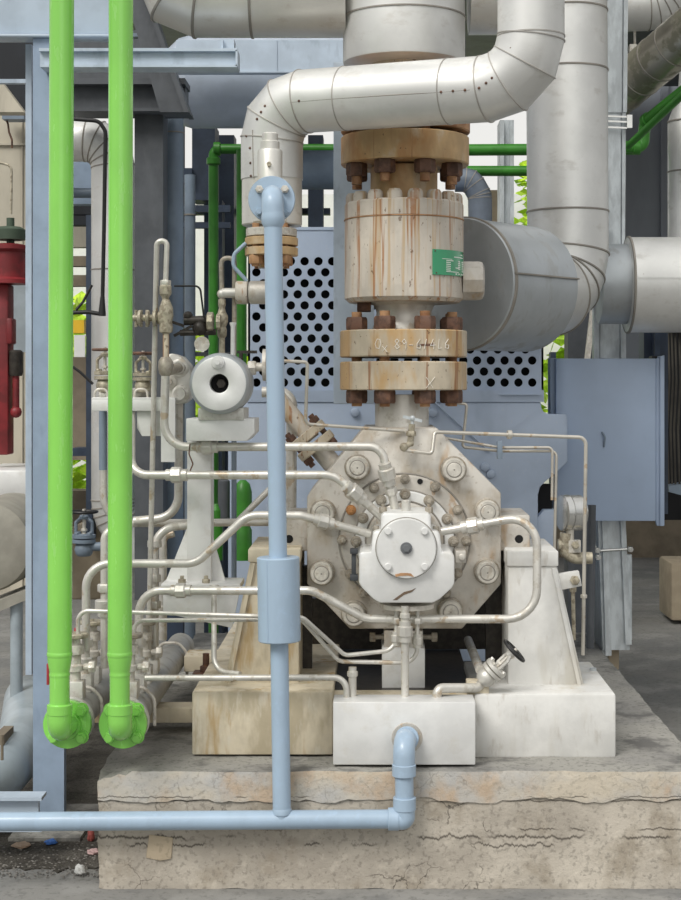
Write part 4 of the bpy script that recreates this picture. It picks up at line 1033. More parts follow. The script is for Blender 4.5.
b = MB(); b.hexn(P(248,368,.36), RT, 8*K(.36), 8*K(.36)); b.cyl(P(254,367,.36), P(264,367,.36), 4.5*K(.36), seg=14); b.lathe(P(263,365,.36), RT, [(16*K(.36),0),(16*K(.36),.012)], 20); part('side_connection', b, M['nutlight'], root)
root = thing('canister_stand', 'white box-section stand under the round canister', 'stand', P(200,640,.42))
b = MB(); b.box(198,408,244,420,.26,.46); part('saddle', b, M['silver'], root, bevel=.003)
b = MB(); b.poly([(186,418.5),(254.5,418.5),(254.5,433),(247,441),(186,441)], .27, .48); part('top_bracket', b, M['white'], root, bevel=.003)
b = MB(); b.box(187,436,211,590,.40,.50); part('post', b, M['white'], root, bevel=.003)
b = MB(); b.poly([(165,583),(187,528),(188,583)], .44, .452); b.poly([(210,528),(226,583),(210,583)], .44, .452); part('gusset', b, M['white'], root)
b = MB(); b.box(161,584,240,590,.34,.52); b.poly([(163,590),(240,590),(232,628),(163,613)], .36, .372); part('foot_bracket', b, M['white'], root, bevel=.002)
for px in (182,206):
    b = MB(); cc_ = P(px,583,.37); b.hexn(cc_, UP, 4*K(.37), .014); b.cyl(cc_, cc_+UP*.025, 2*K(.37), seg=8); part('foot_bolt', b, M['brass'], root)
line('wire', 'rusty wire loop twisted round the upper silver pipe', [(190,444,.27),(189,454,.265),(193,464,.27),(190,471,.27)], .27, .7, M['rust'], [3,3], cat='wire')
# casting behind with two bosses
root = thing('valve_manifold', 'pale rounded casting with two round bosses between bronze valve and canister', 'manifold', P(177,405,.52))
Y = .52
b = MB(); b.poly([(163,356),(172,353),(182,357),(190,366),(192,385),(190,398),(183,404),(166,404),(161,395)], Y, Y+.12); part('casting', b, M['silver'], root, bevel=.008)
for px, py in ((180,368),(181,394)):
    b = MB(); q = P(px,py,Y); b.lathe(q, FW, [(9*K(Y),0),(9*K(Y),.012),(8*K(Y),.014),(6.2*K(Y),.016)], 24); b.cyl(q, q+FW*.05, 5.8*K(Y), seg=20); part('boss', b, M['silver'], root)
b = MB(); q = P(170,382,Y); b.lathe(q, FW, [(7*K(Y),0),(7*K(Y),.01),(6*K(Y),.012)], 20); b.hexn(q+FW*.012, FW, 3.4*K(Y), .012); part('boss_bolt', b, M['nutlight'], root)
line('pipe_run', 'dark silver elbow between bronze valve and pale casting', [(168,371,.40),(178,368,.47),(182,368,.52)], .45, 5, M['nutgrey'], [4])

# header pipes running back from the green flanges, with their valve trees
XH = [P(68.5,723,.03), P(124,723,.03)]
for i, (h, L, lab) in enumerate(((XH[0], 1.25, 'grey header pipe running back from the first green flange'), (XH[1], 1.45, 'grey header pipe running back from the corner green flange'))):
    root = thing('header_pipe', lab, 'pipe', h-UP*.06)
    b = MB(); b.tube([h+XF*.018, h+XF*(L), h+XF*(L+.02)+UP*.001], .056, 0, 28); part('pipe', b, M['headr'], root)
    b = MB(); b.lathe(h+XF*.016, XF, [(.075,0),(.077,.004),(.077,.024),(.075,.028),(.058,.03),(.056,.06)], 36); part('rear_flange', b, M['silver'], root)
    for yy in (.24, 1.15):
        b = MB(); b.tube([h+XF*yy+Vector((-.064,0,-.02)), h+XF*yy+Vector((-.064,0,.03)), h+XF*yy+Vector((-.03,0,.068)), h+XF*yy+Vector((.03,0,.068)), h+XF*yy+Vector((.064,0,.03)), h+XF*yy+Vector((.064,0,-.06))], .006, .04, 8, 5); part('clamp_loop', b, M['nutlight'], root)
    for j, (dy, dx, kind) in enumerate(((.14,-.005,0),(.27,.0,1),(.42,.0,0),(.60,0,1))):
        if i == 0 and j == 3: continue
        q = h+XF*dy+UP*.055+RT*dx; s = .052
        lb = (('small stacked valve nearest the first green flange','white upright coupling on the first header','small stacked valve on the first header farther back',''),
              ('small stacked valve nearest the corner green flange','white upright coupling on the second header','small stacked valve on the second header below the silver riser','small coupling farthest back on the second header'))[i][j]
        v = thing('isolation_valve', lb, 'valve', q)
        b = MB(); b.wbox(q.x-.03,q.x+.03,q.y-.03,q.y+.03,q.z-.005,q.z+.055); part('base_block', b, M['silver'], v, bevel=.004)
        b = MB(); b.lathe(q+UP*.055, UP, [(.018,0),(.018,.03),(.028,.032),(.028,.05),(.02,.055),(.02,.085),(.03,.088),(.03,.115),(.018,.12),(.016,.16 if kind else .15)], 12); part('valve_body', b, M['silver'] if kind else M['nutlight'], v)
        if not kind:
            b = MB(); c_ = q+UP*.195; b.lathe(c_, UP, [(.04,0),(.043,.004),(.043,.012),(.04,.015)], 16); b.cyl(c_-UP*.05, c_+UP*.02, .007, seg=8); part('handle', b, M['nutgrey'] if i else M['brass'], v)
            b = MB(); b.cyl(q+RT*.028+UP*.10, q+RT*.055+UP*.10, .011, seg=10); b.hexn(q+RT*.045+UP*.10, RT, .02, .02); part('side_port', b, M['nutlight'], v)
b = MB(); b.box(76.5,652,79.5,664,.24,.25); b.box(74,628,79,646,.34,.35)
single('red_lever', b, M['redb'], 'small faded red lever behind the first green pipe', 'lever', bevel=.002)
b = MB(); b.box(46.5,664,49,685,-.10,-.07); single('red_tag', b, M['redb'], 'small red tag at the edge of the first green pipe', 'tag', bevel=.001)

# inclined drain valve at the drain box
line('pipe_run', 'silver drain elbow rising from the box and running level to the inclined valve',
     [(437,703,.13),(437,688,.13),(478,688,.20),(487,676,.22)], .15, 4.8, sp, [8,10], group=SG)
line('pipe_run', 'silver pipe leaning down to the inclined valve from the dark under the casing',
     [(468,640,.70),(480,670,.24)], .3, 4.6, sp, 0, group=SG)
ax = P(515,649,.187)-P(484,678,.20)
hand_valve('inclined_valve', 'silver valve leaning over at the pale block with a black handwheel', P(481,682,.20), ax, 50*K(.2), M['silver'], M['black'], 13.5*K(.2), face=Vector((.7,-.35,.6)))
b = MB(); b.box(467,682,489,695,.20,.27); single('valve_bracket', b, M['beige'], 'cream foot plate under the inclined valve', 'plate', bevel=.003)

line('tubing', 'short pale blue tube looping beside the rusty relief flanges', [(246,243,.46),(234,254,.46),(233,266,.46),(247,281,.47)], .46, 2.0, M['lblue'], [9,9])
# gauge and rusty fitting right of the pump
root = thing('pressure_gauge', 'round stainless gauge seen edge-on beside the looping tube', 'gauge', P(570,565,.9))
Yg = .9; kg = K(Yg); gx = Vector((.93,.30,0)).normalized(); c = P(561,513,Yg)
b = MB(); b.lathe(c, gx, [(16*kg,0),(18*kg,.004),(18.5*kg,7*kg),(17.2*kg,7.2*kg),(17.2*kg,8*kg),(18*kg,8.2*kg),(18*kg,20*kg),(15*kg,23*kg)], 40); part('case', b, M['gauge'], root)
b = MB(); b.cyl(P(570,528,Yg), P(570,548,Yg), 4*kg, seg=14); b.obox(P(574,546,Yg), RT, 6*kg, XF, 6*kg, UP, 6*kg); part('stem', b, M['nutlight'], root)
b = MB(); b.tube([P(566,533,Yg), P(564,552,Yg), P(575,558,Yg), P(592,558,Yg)], 6*kg, .03, 16, 6); b.cyl(P(558,545,Yg), P(568,545,Yg), 6*kg, seg=12); b.nut(P(575,545,Yg-.03), FW, 4*kg, .02); part('valve_body', b, M['brass'], root)
b = MB(); b.tube([P(573,592,.5), P(574,640,.5)], 2*K(.5), 0, 8); b.hexn(P(573,592,.5), UP, 3.4*K(.5), .03); single('brass_stub', b, M['brass'], 'short brass tube end under the pedestal bracket tab', 'tube')
for px, py in ((592,548),(596,553),(599,558)):
    pass
# ------------------------------------------------------------------ motor and what stands beside it
Ym = 1.95
root = thing('electric_motor', 'large pale blue electric motor with a perforated intake hood', 'motor', P(400, 640, 2.6))
# perforated front panel: rows of brick cells with round holes
def perforated(x0, x1, y0, y1, Y, pitch, rowh, r, xoff, yoff, th):
    b = MB(); n = 16
    rows = [yoff+rowh*i for i in range(int((y1-yoff)/rowh)+1)]
    a0 = yoff-rowh/2; last = rows[-1]+rowh/2
    for Yq in (Y,):
        def quad(xa, ya, xb, yb): b.add([P(xa,yb,Yq),P(xb,yb,Yq),P(xb,ya,Yq),P(xa,ya,Yq)], [(0,1,2,3)])
        for i, cy in enumerate(rows):
            xs = xoff+(pitch/2 if i%2 else 0); cx = xs
            while cx-pitch/2 > x0+pitch: cx -= pitch
            while cx-pitch/2 < x0: cx += pitch
            start = cx-pitch/2
            if start > x0: quad(x0, cy-rowh/2, start, cy+rowh/2)
            while cx+pitch/2 <= x1:
                out = []
                for k in range(n):
                    t = 2*PI*k/n+PI/n; cx_, sy_ = math.cos(t), math.sin(t)
                    sc = min((pitch/2)/max(1e-6,abs(cx_)), (rowh/2)/max(1e-6,abs(sy_)))
                    out.append((cx+cx_*sc, cy+sy_*sc))
                # snap nearest points to the corners
                for sx in (-1,1):
                    for sy in (-1,1):
                        q = (cx+sx*pitch/2, cy+sy*rowh/2)
                        j = min(range(n), key=lambda j: (out[j][0]-q[0])**2+(out[j][1]-q[1])**2); out[j] = q
                inn = [(cx+r*math.cos(2*PI*k/n+PI/n), cy+r*math.sin(2*PI*k/n+PI/n)) for k in range(n)]
                vs = [P(x,y,Yq) for x,y in out]+[P(x,y,Yq) for x,y in inn]+[P(x,y,Yq)+Vector((0,th,0)) for x,y in inn]
                fs = []
                for k in range(n):
                    k2=(k+1)%n; fs += [(k,k2,k2+n,k+n),(k+n,k2+n,k2+2*n,k+2*n)]
                b.add(vs, fs); cx += pitch
            end = cx-pitch/2
            if end < x1: quad(end, cy-rowh/2, x1, cy+rowh/2)
        quad(x0, y0, x1, a0); quad(x0, last, x1, y1)
    return b
b = perforated(248, 543.5, 229, 391, Ym, 13.8, 11.03, 4.3, 304.6, 261.2, .012)
part('hood_panel', b, M['motor'], root, 'pale blue panel perforated with round holes', smooth=0)
b = MB(); b.box(248,229,250.2,391,Ym,Ym+.8); b.box(541.5,229,543.5,391,Ym,Ym+.8); b.box(248,227,543.5,230,Ym-.004,Ym+.8); b.box(247,390,544,402,Ym-.02,Ym+.8); b.box(500,394.0,541,395.0,Ym-.032,Ym)
part('hood_casing', b, M['motor'], root)
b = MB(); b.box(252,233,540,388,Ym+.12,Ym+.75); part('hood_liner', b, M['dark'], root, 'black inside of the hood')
b = MB(); b.poly([(228,402),(541,402),(541.5,408),(543.5,412),(548,414),(566,414),(567.5,418),(567.5,462),(557,472),(546,481),(540,487),(538,495),(538,661.5),(228,661.5)], Ym-.015, Ym+.05); b.box(230,402,536,654,Ym+.05,Ym+1.3); part('frame', b, M['motor'], root, bevel=.006)
b = MB(); b.box(537,484,552,520,Ym+.06,Ym+.09); part('vent_recess', b, M['dark'], root)
b = MB(); b.poly([(537,518),(544,510),(556,510),(556,661),(537,661)], Ym-.01, Ym+.4); part('foot', b, M['motor'], root, bevel=.004)
for px, py in ((355,412.5),(433,413),(485,467),(491,474)):
    b = MB(); b.lathe(P(px,py,Ym-.02), FW, [(4.6*K(Ym),0),(4*K(Ym),.012),(2*K(Ym),.016)], 16); part('frame_bolt', b, M['motor'], root)
b = MB(); b.tube([P(430,398,Ym-.03), P(490,452,Ym-.03)], 1.2*K(Ym), 0, 6); part('frame_rib', b, M['motor'], root)

# drum and its vertical pipe
root = thing('insulated_tall_pipe', 'tall silver-clad pipe bending into a wide grey drum behind the cream valve', 'pipe', P(560, 350, 1.5))
Yd = 1.25; kd = K(Yd)
ca = P(458,284,.98); dirv = Vector((.62,.72,.0)).normalized()
ca = P(461,284,.98)
dr = 66*K(.98); cb = ca+dirv*.42
b = MB(); b.lathe(ca, dirv, [(dr*.985,-.004),(dr,0),(dr,.42),(dr*.985,.424)], 72); b.hoop(ca+dirv*.01, dirv, dr, .006, .008, 72)
o = part('drum', b, M['cladg'], root, 'wide dull grey clad drum')
b = MB(); q = ca+Vector((dirv.y,-dirv.x,0)).normalized()*(dr+.002); 
sd = Vector((dirv.y,-dirv.x,0)).normalized()
b.bar(ca+sd*(dr+.001)+UP*.03, cb+sd*(dr+.001)+UP*.03, .006, .014, sd); part('lap_joint', b, M['seam'], o)
VPx = P(566, 0, 1.75); rt = 40.5*K(1.75)
b = MB(); top = P(564.5,-330,1.75); mid = P(568,262,1.75); end = cb-dirv*.10
b.tube([top, mid, Vector((mid.x-.06, mid.y-.06, mid.z-.14)), Vector((cb.x-.02, cb.y+.02, cb.z))], rt, [0,.16,.10,0], 56, 1, seams=1, seamh=.005, seamw=.005)
for y, x_ in ((11.5,566.5), (71,566.9), (212,567.7)): b.hoop(P(x_,y,1.75), top-mid, rt, .004, .005, 56)
part('cladding', b, M['clad'], root, smooth=20)
# horizontal clad pipe to the side
root = thing('insulated_side_pipe', 'silver-clad level pipe leaving the tall pipe towards the picture edge', 'pipe', P(640,334,1.95))
Yh = 1.95
b = MB(); b.tube([P(598,284,Yh), P(640,284,Yh)], 40*K(Yh), 0, 48); part('inner_cladding', b, M['cladg'], root)
b = MB(); b.tube([P(627,285,Yh-.02), P(1150,284,Yh-.02)], 47.5*K(Yh), 0, 56); b.hoop(P(628,285,Yh-.02), RT, 47.5*K(Yh), .006, .006, 56); b.bar(P(628,281,Yh-.02)+FW*47.5*K(Yh)*.998, P(1150,282,Yh-.02)+FW*47.5*K(Yh)*.998, .004, .008); part('cladding', b, M['clad'], root)

# plain blue steel panel with folded edge, galvanised channel
root = thing('blue_steel_panel', 'plain pale blue steel panel with folded edge beside the motor', 'panel', P(608,525,2.06))
b = MB(); b.box(556,358.5,656,521,2.06,2.11); part('sheet', b, M['panel'], root, bevel=.004)
b = MB(); b.poly([(656,359),(664.5,355),(664.5,526),(657,526),(656,521)], 2.065, 2.095); b.box(660,356,664.5,526,2.05,2.13); part('folded_edge', b, M['panel'], root, bevel=.003)
b = MB(); b.box(550.5,358,556.5,420,2.09,2.2); part('side_return', b, M['bsteel'], root)
b = MB(); b.tube([P(602,432,2.055), P(605,437,2.045), P(604,447,2.055)], 1*K(2), .02, 6, 4); part('hook', b, M['mgrey'], root, 'small dark hook')
b = MB(); b.box(652,356,662,361,2.12,2.2); part('top_bracket', b, M['black'], root)
root = thing('galvanised_channel', 'upright galvanised channel passing behind the level clad pipe and blue panel', 'channel', P(612,655,2.3))
Yz = 2.25
def chan(b, xt0, xt1, yt, xb0, xb1, yb, Y):
    for f0, f1, dy in ((0,.16,0),(.84,1,0),(.16,.20,.02),(.80,.84,.02),(.20,.80,.012)):
        a_, c_ = xt0+(xt1-xt0)*f0, xt0+(xt1-xt0)*f1; d_, e_ = xb0+(xb1-xb0)*f0, xb0+(xb1-xb0)*f1
        b.prism([P(a_,yt,Y)+XF*dy, P(c_,yt,Y)+XF*dy, P(e_,yb,Y)+XF*dy, P(d_,yb,Y)+XF*dy], (0,.06,0))
b = MB(); chan(b, 600,631,-300, 602.5,627,112, Yz); part('upper_length', b, M['galv'], root)
b = MB(); chan(b, 603,626,110, 605,625,250, Yz+.01); part('cover_length', b, M['galv'], root)
b = MB(); chan(b, 594,626,240, 594,626,372, Yz+.04); part('lower_length', b, M['galv'], root)
b = MB(); b.prism([P(597,500,Yz), P(625,500,Yz), P(630,650,Yz), P(603,650,Yz)], (0,.05,0)); b.prism([P(601,500,Yz), P(606,500,Yz), P(611,655,Yz), P(605,655,Yz)], (0,-.02,0)); b.prism([P(619,500,Yz), P(624,500,Yz), P(631,644,Yz), P(625,644,Yz)], (0,-.02,0)); b.prism([P(597,500,Yz+.05), P(600,500,Yz+.05), P(606,662,Yz+.05), P(602,655,Yz+.05)], (0,.25,0)); part('foot_length', b, M['galv'], root)
b = MB()
for y in (116,121,127): b.bar(P(602,y,Yz-.03), P(627,y+1,Yz-.03), .008, .008)
b.obox(P(629,122,Yz-.02), RT, .012, XF, .02, UP, .03); b.tube([P(596,551,Yz-.04), P(630,549,Yz-.04)], 1.4*K(Yz), 0, 8)
part('clamp', b, M['gauge'], root)
for x, y in ((593,546),(597,550),(598,557),(630,549)):
    b = MB(); b.nut(P(x,y,Yz-.04), FW, 3.2*K(Yz), .02); part('clamp_nut', b, M['gauge'], root)
b = MB(); b.poly([(607,646),(619,640),(619,668),(612,680)], 2.3, 2.34); single('channel_foot', b, M['blockc'], 'tan wedge under the galvanised channel', 'wedge')
b = MB(); b.box(620,555,632,640,2.34,2.38); single('rear_strip', b, M['galv'], 'short galvanised strip behind the channel foot', 'strip')
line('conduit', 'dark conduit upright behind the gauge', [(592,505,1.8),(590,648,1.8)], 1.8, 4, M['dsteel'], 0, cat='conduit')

# grey-blue plate column behind the cream valve
b = MB(); b.box(333.5,62,374,404,1.30,1.42); single('grey_column', b, M['lsteel'], 'pale grey-blue box column behind the cream valve', 'column', bevel=.004)

# ------------------------------------------------------------------ steelwork on the near side
root = thing('blue_grey_column', 'blue-grey steel H column behind the first green pipe', 'column', P(45, 836, .62))
Yc1 = .60
zt = P(0,37,.58).z
xa, xb_ = P(33,0,Yc1).x, P(64,0,Yc1).x
b = MB(); b.wbox(xa, xb_, .60, .612, .0, zt); b.wbox((xa+xb_)/2-.004, (xa+xb_)/2+.004, .612, .66, 0, zt); b.wbox(xa-.004, xb_-.006, .66, .672, .0, zt); part('h_section', b, M['bsteel'], root)
b = MB(); b.wbox(P(25.5,0,.70).x, P(31.5,0,.70).x, .70, .74, P(0,668,.84).z, zt); part('edge_angle', b, M['lsteel'], root, 'paler edge strip')
b = MB(); b.wbox(P(8,0,.5).x, P(80,0,.5).x, .50, .95, 0, .018); part('base_plate', b, M['pltop'], root, 'grey grout pad')
b = MB(); b.box(-60,-80,128,33.5,.61,.63); b.box(-60,33.5,128,36.5,.58,.68); single('cross_girder', b, M['lsteel'], 'deep pale blue girder across the top corner', 'beam', bevel=.003)
root = thing('support_channel', 'slim pale blue channel carrying the beige-silver duct', 'beam', P(138,67,.55))
b = MB(); b.box(39,48,237,51,.50,.597); b.box(40,51,237,65,.52,.53); b.box(40,64.5,237,67,.50,.597); b.box(235.5,50,237.5,66,.50,.60); part('channel', b, M['lsteel'], root)
b = MB(); b.box(220,39,234,48.5,.55,.62); b.box(221,39,223,48.5,.53,.62); part('duct_shoe', b, M['lsteel'], root)

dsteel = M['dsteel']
root = thing('shaded_steel_frame', 'shade-darkened steel post with level beams and a slanting brace behind the green pipes', 'frame', P(148,620,2.2))
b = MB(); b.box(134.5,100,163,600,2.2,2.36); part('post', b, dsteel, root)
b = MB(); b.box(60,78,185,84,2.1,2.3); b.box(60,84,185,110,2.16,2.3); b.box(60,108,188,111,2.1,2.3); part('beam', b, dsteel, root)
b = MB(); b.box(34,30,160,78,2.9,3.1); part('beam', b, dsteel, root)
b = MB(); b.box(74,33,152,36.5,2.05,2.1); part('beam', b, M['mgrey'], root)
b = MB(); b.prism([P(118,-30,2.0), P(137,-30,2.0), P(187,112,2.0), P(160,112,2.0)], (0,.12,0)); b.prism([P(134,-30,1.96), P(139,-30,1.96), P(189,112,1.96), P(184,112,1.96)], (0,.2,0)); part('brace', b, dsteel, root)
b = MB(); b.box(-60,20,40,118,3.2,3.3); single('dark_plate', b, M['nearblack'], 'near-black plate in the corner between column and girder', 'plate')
b = MB(); b.box(-40,79,29,83,1.15,1.18); single('thin_angle', b, M['lsteel'], 'thin pale angle across the near-black plate', 'beam')
b = MB(); b.tube([P(173,112,2.45), P(173,612,2.45)], 10.5*K(2.45), 0, 28); b.hoop(P(173,133,2.45), UP, 10.5*K(2.3), .004,.004,28); single('grey_blue_pipe', b, M['mgrey'], 'straight grey-blue pipe beside the shade-darkened steel post', 'pipe')

# clad pipe with lobster-back elbow behind the green pipes
M_ = None
root = thing('insulated_bend_pipe', 'dull silver clad pipe with a segmented bend between the two green pipes', 'pipe', P(110,540,2.5))
Ye = 2.5; re = 21.5*K(Ye)
b = MB(); b.tube([P(58,140,Ye), P(113,140,Ye), P(113,512,Ye), P(142,556,Ye)], re, [0,.135,.20,0], 44, 4, seams=1, seamh=.003, seamw=.004)
for y in (270,): b.hoop(P(113,y,Ye), UP, re, .003,.004,44)
part('cladding', b, M['clad'], root, smooth=20)
line('black_cable', 'black cable bent over and hanging down between the two green pipes', [(60,118,1.3),(99,121,1.3),(105.5,131,1.3),(104,230,1.3),(102.5,300,1.3)], 1.3, 2.0, M['black'], [10,10,30], cat='cable')
root = thing('cable_plug', 'black angled plug at the end of the hanging cable', 'plug', P(102,318,1.3))
b = MB(); b.cyl(P(102.5,296,1.3), P(102,316,1.3), 2.2*K(1.3), 4*K(1.3), seg=12, ch=.002); part('boot', b, M['black'], root)
b = MB(); b.tube([P(101,314,1.3), P(88,312,1.3), P(62,313,1.3)], 2.2*K(1.3), .02, 10, 4); b.tube([P(76,310,1.3), P(83,302,1.3), P(92,285,1.3)], 1.4*K(1.3), .02, 8, 4); part('side_cable', b, M['black'], root)
line('black_cable', 'thin black cable slanting low between the green pipes', [(66,362,1.4),(80,372,1.4),(93,384,1.4)], 1.4, 1.4, M['black'], [8], cat='cable')
b = MB(); b.box(86,215,92.5,540,2.5,2.6); single('navy_post', b, M['dblue'], 'narrow navy post between the two green pipes', 'post')

# blue-grey valve low between the green pipes
hand_valve('low_valve', 'dull blue-grey valve with a black handwheel low behind the first green pipe', P(84,556,1.6), UP, 48*K(1.6), M['mgrey'], M['black'], 13*K(1.6))
line('pipe_run', 'dull blue-grey pipe stub beside the low handwheel valve', [(80,547,1.6),(120,546,1.6)], 1.6, 4.5, M['mgrey'], 0)
b = MB(); b.box(66,528,112,600,2.6,3.2); single('brown_block', b, M['blockc'], 'tan concrete block behind the low handwheel valve', 'block', bevel=.02)

# ------------------------------------------------------------------ machine in the picture's side edge
root = thing('red_actuator', 'dark red actuator column before the beige tank', 'actuator', P(6,455,2.2))
Yr = 2.2; kq = K(Yr)
b = MB(); b.lathe(P(8,300,Yr), UP, [(r*kq, (300-y)*kq) for r, y in ((22,284),(22,280),(18,278),(18,253),(22,250),(22,246),(12,244))], 24); part('cylinder', b, M['red'], root)
b = MB(); b.box(-12,284,8,455,Yr-.02,Yr+.10); b.box(6,318,12,344,Yr-.03,Yr+.06); part('leg', b, M['red'], root, bevel=.008)
b = MB(); b.cyl(P(10.5,246,Yr), P(10.5,218,Yr), 4*kq, seg=12); b.lathe(P(10,240,Yr), UP, [(15*kq,0),(16*kq,10*kq),(11*kq,13*kq)], 18); part('stem', b, mat('dark_green_paint', (.06,.09,.06), .6), root, 'dark green stem head')
b = MB(); b.lathe(P(16,376,Yr), UP, [(r*kq, (376-y)*kq) for r, y in ((6,376),(7,372),(7,352),(5,350))], 14); part('rod_sleeve', b, M['oily_shaded'], root)
b = MB(); b.cyl(P(16,415,Yr), P(16,376,Yr), 3.5*kq, seg=12); b.sphere(P(16,412,Yr), 6*kq, 12); part('rod', b, M['red'], root)
b = MB(); b.box(-30,112,34,600,3.0,3.1)
for x in (21.5,): b.box(x,112,x+1,600,2.99,3.0)
b.box(-30,143,34,145,2.985,3.0); single('tank_wall', b, M['tank'], 'beige clad tank wall behind the red actuator', 'tank')
b = MB(); b.prism([P(-30,70,2.5),P(0,80,2.5),P(24,112,2.5),P(-30,112,2.5)], (0,.1,0)); single('sloping_plate', b, M['tank'], 'grey-beige sloping plate above the tank wall', 'plate')
line('tubing', 'thin brown hooked tube above the red actuator', [(-8,163,2.1),(2,163,2.1),(11.5,166,2.1),(11,214,2.1)], 2.1, 1.3, M['brass'], [8,8])
line('wire', 'dark kinked wire hanging on the beige tank', [(5,116,2.9),(8,124,2.9),(9,132,2.9),(12,140,2.9),(12,148,2.9)], 2.9, 1.0, M['rust'], [5,5,5], cat='wire')
b = MB(); b.cyl(P(-30,132,2.8), P(32,132,2.8), 1.0*K(2.8), seg=8) if False else b.box(2,113,24,119,2.85,2.95); single('tank_bracket', b, M['mgrey'], 'grey bracket at the tank top edge', 'bracket')
b = MB(); c = P(-14,547,1.4); b.lathe(c, XF, [(30*K(1.4),-.02),(44*K(1.4),0),(46*K(1.4),.03),(46*K(1.4),.5)], 56); single('grey_drum', b, M['greyround'], 'big grey round drum end cut by the picture edge', 'drum')
b = MB(); b.box(-30,470,30,505,2.0,2.6); single('machine_bed', b, M['white'], 'white machine bed beyond the big grey drum', 'bed', bevel=.01)
b = MB(); b.prism([P(-30,612,1.3),P(26,590,1.3),P(26,600,1.3),P(-30,624,1.3)], (0,.5,0)); single('drum_saddle', b, M['greyround'], 'thin saddle plate under the big grey drum', 'plate')
b = MB(); b.tube([P(16.5,602,1.35), P(16.5,760,1.35)], 6.2*K(1.35), 0, 20); single('saddle_leg', b, M['pgrey'], 'slim grey-blue tube leg under the drum saddle', 'leg post')
root = thing('grey_floor_pipe', 'thick grey pipe bending low beside the H column', 'pipe', P(0,815,.5))
b = MB(); b.tube([P(-80,800,.45), P(-8,778,.55), P(26,742,1.0), P(30,700,1.6)], 30*K(.6), [0,.2,.25,0], 36, 8); part('pipe', b, M['pgrey'], root)
b = MB(); b.box(-6,735,4,745,.60,.75); part('clamp_pad', b, M['brown'], root)
b = MB(); b.cyl(P(2,760,.36), P(2,735,.36), 1.6*K(.4), seg=8); part('clamp_bolt', b, M['brown'], root)
root = thing('low_beam', 'low grey H beam under the thick grey pipe', 'beam', P(10,832,.25))
b = MB(); b.box(-70,797.5,41.5,801,.26,.34); b.box(-70,801,38.5,828,.29,.31); b.box(-70,828,41.5,832,.26,.34); part('beam', b, M['lsteel'], root)
b = MB(); b.box(11,272,40,352,2.6,2.7); single('pale_plate', b, M['pgrey'], 'pale grey plate behind the red actuator', 'plate')
# ------------------------------------------------------------------ pipes and frames farther back
root = thing('blue_grey_vessel', 'blue-grey horizontal vessel under the pipe rack behind the relief valve', 'vessel', P(280,130,3.0))
Yw = 3.0; rw = 46*K(Yw)
b = MB(); b.tube([P(191,82,Yw), P(345,82,Yw)], rw, 0, 56); part('shell', b, M['vessel'], root)
b = MB(); b.lathe(P(192,82,Yw), -RT, [(rw,0),(rw*.93,.06),(rw*.7,.12)], 56); part('end_cone', b, M['vessel'], root)
b = MB(); b.box(176,40,345,72,2.55,2.6); b.box(276,40,277,72,2.545,2.55); b.box(176,71,345,72.5,2.54,2.6); single('pale_girder', b, M['lsteel'], 'pale blue girder between the duct and the blue-grey vessel', 'beam')
b = MB(); b.tube([P(284,170,3.3), P(350,170,3.3)], 19.5*K(3.3), 0, 40); single('grey_blue_header', b, M['mgrey'], 'level grey-blue pipe glimpsed between relief pipe and pale column', 'pipe')
dg = M['dgreen']
def gp(label, pts, Y, r, bend=4, fit=()):
    return line('dark_green_pipe', label, pts, Y, r, dg, bend, fit, group='darker green pipes in the background')
gp('dark green pipe with a corner elbow behind the white relief pipe', [(213.5,640,3.6),(213.5,149,3.6),(336,149,3.6)], 3.6, 5.0, 7, [(0,.975,'collar',1.4),(1,.03,'collar',1.4)])
gp('dark green upright next to the relief pipe and its rusty flanges', [(241.5,640,3.3),(241.5,150,3.3)], 3.3, 5.2)
gp('upper dark green level pipe seen beside the tall silver pipe', [(466,150,3.6),(640,149,3.6)], 3.6, 5.8)
gp('lower dark green level pipe seen beside the tall silver pipe', [(466,171,3.9),(536,171,3.9),(536,118,3.9)], 3.9, 5.2, 4)
gp('green elbow and slanting pipe by the dark building', [(600,147,3.0),(643,147,3.0),(645,122,3.0),(700,78,2.4)], 3.0, 6.0, [7,8], [(0,.85,'collar',1.25),(2,.05,'collar',1.25)])
gp('green pipe continuing along the reflection-tinted slanting pipe', [(628,146,2.9),(690,88,2.2)], 2.9, 3.6)
root = thing('green_cylinder', 'green bottle-shaped fitting low behind the white stand', 'fitting', P(243,560,1.3))
kk_ = K(1.3)
b = MB(); b.lathe(P(243,560,1.3), UP, [(r*kk_, (560-y)*kk_) for r, y in ((9,560),(9,530),(7,526),(7,522),(9,519),(9,492),(7,484),(3,480))], 24); part('bottle', b, dg, root)
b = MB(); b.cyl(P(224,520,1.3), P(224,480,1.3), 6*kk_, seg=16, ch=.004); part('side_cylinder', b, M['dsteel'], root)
b = MB(); b.lathe(P(216,560,1.3), UP, [(7*kk_,0),(7*kk_,50*kk_),(3*kk_,56*kk_)], 20); part('side_bottle', b, dg, root)
# clad duct ends between valve and tall pipe
b = MB(); b.tube([P(455,180,2.9), P(471,180,2.9), P(480,196,2.9), P(481,320,2.9)], 12*K(2.9), [0,.05,.05,0], 32, 2, seams=1, seamh=.002, seamw=.003); single('grey_bend_pipe', b, M['slate'], 'grey clad pipe turning down behind the cream valve', 'pipe', smooth=20)
b = MB(); b.box(500,120,504,658,4.2,4.4); b.box(504,120,510,658,4.23,4.4); b.box(510,120,514,658,4.2,4.4); single('galvanised_post', b, M['galv'], 'galvanised post seen between valve and tall silver pipe', 'post')
